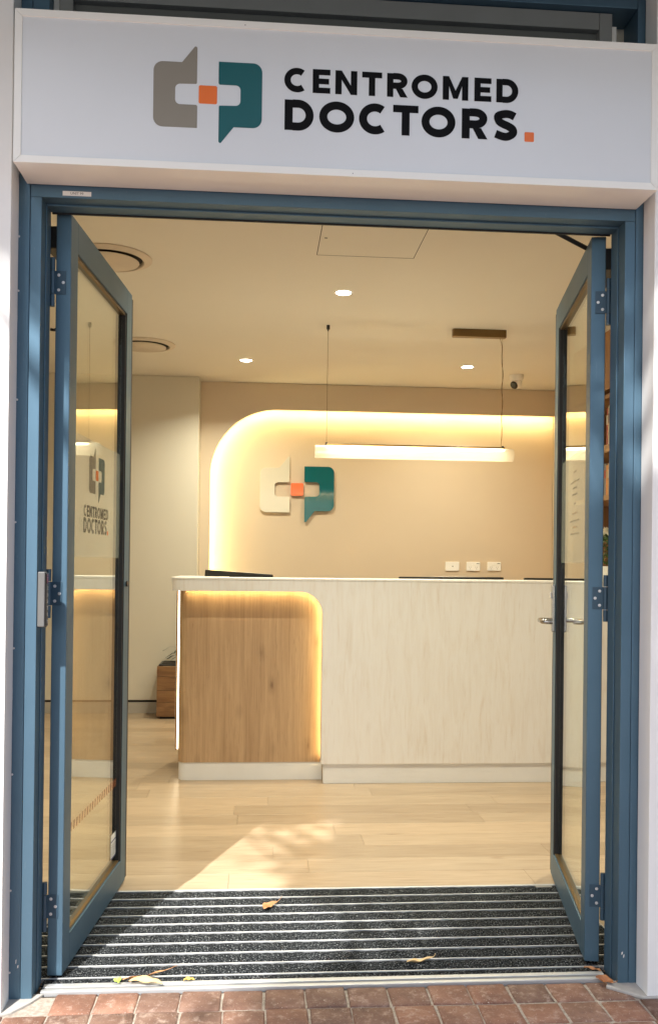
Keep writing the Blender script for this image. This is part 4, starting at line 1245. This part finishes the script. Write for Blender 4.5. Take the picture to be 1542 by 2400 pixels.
# lever handle set on the far stile
for side, xo in ((1, 0.0), (-1, 0.046)):
    sx = -1 if side == 1 else 1         # outward direction in local x for the mirrored leaf
    hb = MB()
    x0_, x1_ = (xo + sx * 0.0008), (xo + sx * 0.011)
    hb.prism(rrect(0.800, 0.844, 1.018, 1.212, 0.004, 3), lambda y, z: (x0_, y, z), lambda y, z: (x1_, y, z))
    hd = obj('door_handle', hb, 'steel', dr, bevel=0.0015)
    obj('thumb_turn', MB().box(min(x1_, x1_ + sx * 0.007), max(x1_, x1_ + sx * 0.007), 0.812, 0.832, 1.156, 1.182), 'white_plastic', hd, bevel=0.002)
    yv = 0.822
    pth = [(x1_, yv, 1.066), (x1_ + sx * 0.030, yv, 1.066)]
    for k in range(7):
        a = R(90 * k / 6)
        pth.append((x1_ + sx * (0.030 + 0.020 * math.sin(a)), yv - 0.020 * (1 - math.cos(a)), 1.066))
    pth.append((x1_ + sx * 0.050, yv - 0.105, 1.066))
    for k in range(1, 7):
        a = R(90 * k / 6)
        pth.append((x1_ + sx * (0.030 + 0.020 * math.cos(a)), yv - 0.105 - 0.020 * math.sin(a), 1.066))
    pth.append((x1_ + sx * 0.012, yv - 0.125, 1.066))
    obj('lever', MB().tube(pth, 0.0095, 14), 'steel', hd, smooth=True)
# small lock on the other leaf's far stile
lk = MB().cyl((0.0005, 0.82, 1.20), (0.006, 0.82, 1.20), 0.012, 16)
obj('lock_cylinder', lk, 'dark_metal', dl)

# ------------------------------------------------------------------ fallen leaves
def leaf(name, label, loc, rz, L, Wd, curl, mat, stem=0.02, roll=0.0, fold=0.3):
    A_, B_, C_ = [], [], []
    n = 12
    mb = MB()
    vs = []
    for k in range(n + 1):
        u = k / n
        w = Wd * math.sin(math.pi * u ** 0.8) ** 0.9 + 0.0003
        z = curl * (u - 0.5) ** 2 * 4 + 0.02 * L * math.sin(u * 9)
        x = (u - 0.5) * L
        bend = 0.12 * L * math.sin(u * math.pi)
        vs.append([mb.bm.verts.new((x, bend + q * w, z + abs(q) * w * fold * 2 + (0.002 * math.sin(u * 14 + q * 2) if q else 0))) for q in (-1, -0.5, 0, 0.5, 1)])
    for k in range(n):
        for q in range(4):
            mb.bm.faces.new((vs[k][q], vs[k][q + 1], vs[k + 1][q + 1], vs[k + 1][q]))
    o = obj(name, mb, mat, smooth=True)
    o.location = loc; o.rotation_euler = (roll, 0, rz)
    md = o.modifiers.new('thick', 'SOLIDIFY'); md.thickness = 0.0005
    tag(o, label, 'leaf', None)
    if stem:
        obj('stem', MB().tube([(L / 2 - .001, 0, curl + 0.001), (L / 2 + stem * .5, 0.002, curl * 1.2 + 0.002), (L / 2 + stem, 0.006, curl * 1.5 + 0.004)], [0.0011, 0.0009, 0.0007], 6), mat, o)
    return o
leaf('fallen_leaf', 'curled orange brown leaf lying alone in the middle of the mat', (-0.178, 0.675, 0.004), R(52), 0.085, 0.0155, 0.010, 'tan_leaf', 0.035, 0.25)
leaf('fallen_leaf', 'long pale tan leaf lying across a front mat bar toward the handle door', (0.300, 0.178, 0.004), R(17), 0.095, 0.0125, 0.010, 'pale_leaf', 0.012, -0.15)
leaf('fallen_leaf', 'long brown leaf with raised stem lying over the threshold strip', (-0.570, 0.098, 0.011), R(24), 0.130, 0.0105, 0.008, 'tan_leaf', 0.045, -0.35)
leaf('fallen_leaf', 'broad pale yellow tan leaf lying flat on the sunlit threshold', (-0.560, 0.060, 0.009), R(-12), 0.105, 0.017, 0.006, 'pale_leaf', 0.0, 0.1)
leaf('fallen_leaf', 'bright lime green leaf tip poking out on the threshold', (-0.648, 0.080, 0.009), R(-60), 0.034, 0.011, 0.004, 'lime_leaf', 0.0, 0.2)
leaf('fallen_leaf', 'small yellow leaf scrap lying on the threshold strip', (-0.432, 0.086, 0.006), R(4), 0.034, 0.009, 0.001, 'yellow_leaf', 0.0, 0.0)
leaf('fallen_leaf', 'thin orange leaf lying at the foot of the shaded frame on the mat edge', (0.838, 0.092, 0.006), R(-32), 0.055, 0.006, 0.004, 'tan_leaf', 0.0, 0.2)
leaf('fallen_leaf', 'crumpled rust brown leaf on the paver beside the shaded frame', (0.845, 0.005, 0.006), R(-48), 0.060, 0.014, 0.010, 'rust_leaf', 0.012, 0.3)

# grit: pale grains swept along the threshold and mat edge
gt = MB(); rg = random.Random(8)
for i in range(260):
    x = rg.uniform(-0.86, 0.86)
    y = rg.gauss(0.092, 0.010) if rg.random() < 0.75 else rg.uniform(-0.2, 0.03)
    r0 = rg.uniform(0.0006, 0.0017)
    z0 = 0.0048 if 0.066 < y < 0.088 else (0.0062 if 0.032 < y < 0.048 else 0.0015)
    a = rg.uniform(0, 3)
    p = [(x + r0 * math.cos(a + k * 2.09), y + r0 * math.sin(a + k * 2.09), z0) for k in range(3)]
    top = (x, y, z0 + r0)
    for k in range(3):
        gt.poly([p[k], p[(k + 1) % 3], top])
go = obj('grit', gt, 'mortar'); go['kind'] = 'stuff'; go['label'] = 'pale grit swept along the threshold and pavers'

# ------------------------------------------------------------------ street tree behind the viewer: its crown dapples the sun
tree = thing('street_tree', 'street tree standing by the road opposite the entrance', 'tree', (-0.6, -6.2, 0))
obj('trunk', MB().tube([(0, 0, -0.01), (0.05, 0.05, 1.2), (-0.05, 0.1, 2.6), (0.1, 0.1, 4.2), (0.0, 0.2, 6.0), (0.1, 0.3, 7.2)], [0.17, 0.14, 0.12, 0.10, 0.07, 0.03], 12), 'bark', tree, smooth=True)
rt2 = random.Random(14)
lm = MB(); limbs = MB()
clumps = []
tb_ = Vector((-0.6, -6.2, 0))
while len(clumps) < 190:
    # unseen crown shaped for its shade on the entrance, with gaps for sun patches
    gx_0, gy_0, tt = rt2.uniform(-0.8, 2.6), rt2.uniform(-0.9, 3.1), rt2.uniform(5.0, 7.4)
    uu = gx_0 - 0.366 * gy_0
    if gy_0 < 1.95 + 0.3 * rt2.random():
        if uu < (-0.46 if gy_0 > 1.0 else 0.0): continue
        if uu < 0.1 and rt2.random() < 0.5: continue
        if uu > 0.70 and rt2.random() < 0.88: continue
        if ((gx_0 - 0.33) / 0.26) ** 2 + ((gy_0 - 0.38) / 0.5) ** 2 < 1: continue
        if ((gx_0 - 1.38) / 0.24) ** 2 + ((gy_0 - 1.62) / 0.42) ** 2 < 1: continue
    elif gy_0 > 2.25 or uu < -1.5 or uu > 1.4: continue
    clumps.append((Vector((gx_0 - 0.366 * tt, gy_0 - tt, 1.11 * tt)) - tb_, rt2.uniform(0.20, 0.36)))
for c0, rad in clumps:
    limbs.tube([(0, 0.15, c0.z - 1.4 - 0.2 * c0.x), tuple(c0 * 0.55 + Vector((0, 0, c0.z * 0.4))), tuple(c0)], [0.035, 0.022, 0.008], 5)
    for i in range(int(330 * rad)):
        d = Vector((rt2.gauss(0, 1), rt2.gauss(0, 1), rt2.gauss(0, 0.8)))
        p = c0 + d * rad * 0.42
        u = Vector((rt2.uniform(-1, 1), rt2.uniform(-1, 1), rt2.uniform(-1, 1))).normalized()
        w = u.cross(Vector((rt2.uniform(-1, 1), rt2.uniform(-1, 1), rt2.uniform(-1, 1)))).normalized()
        lm.poly([p - u * 0.075, p + w * 0.032, p + u * 0.075, p - w * 0.032])
obj('limbs', limbs, 'bark', tree, smooth=True)
cr = obj('crown', lm, 'green_leaf', tree)

# unseen trees added across the road for the dark band mirrored in metal
far = None
for k, (x, y, sc_) in enumerate(((-9.5, -17.0, 1.0), (-1.0, -19.0, 1.08), (8.5, -17.5, 0.95))):
    if far is None:
        far = thing('street_tree', 'added unseen street tree across the road at the keypad end of the row', 'tree', (x, y, 0), 0.0, 'added trees across the road')
        obj('trunk', MB().tube([(0, 0, -0.01), (0.1, 0, 2.0), (0, 0.1, 4.2), (0.1, 0.1, 8.0)], [0.3, 0.24, 0.2, 0.06], 10), 'bark', far, smooth=True)
        fm = MB(); rf = random.Random(31)
        for i in range(3600):
            d = Vector((rf.gauss(0, 1), rf.gauss(0, 1), rf.gauss(0, 1))).normalized() * rf.uniform(0.6, 1.0)
            p = Vector((d.x * 4.4, d.y * 3.6, 8.3 + d.z * 3.3 + 0.5 * math.sin(d.x * 5)))
            u = Vector((rf.uniform(-1, 1), rf.uniform(-1, 1), rf.uniform(-1, 1))).normalized()
            w = u.cross(Vector((rf.uniform(-1, 1), rf.uniform(-1, 1), rf.uniform(-1, 1)))).normalized()
            fm.poly([p - u * 0.34, p + w * 0.17, p + u * 0.34, p - w * 0.17])
        obj('crown', fm, 'green_leaf', far)
    else:
        t_ = dup(far, None, (x, y, 0), (0, 0, k * 1.3))
        t_['label'] = ('', 'added unseen street tree across the road in the middle of the row', 'added unseen street tree across the road at the bookcase end of the row')[k]
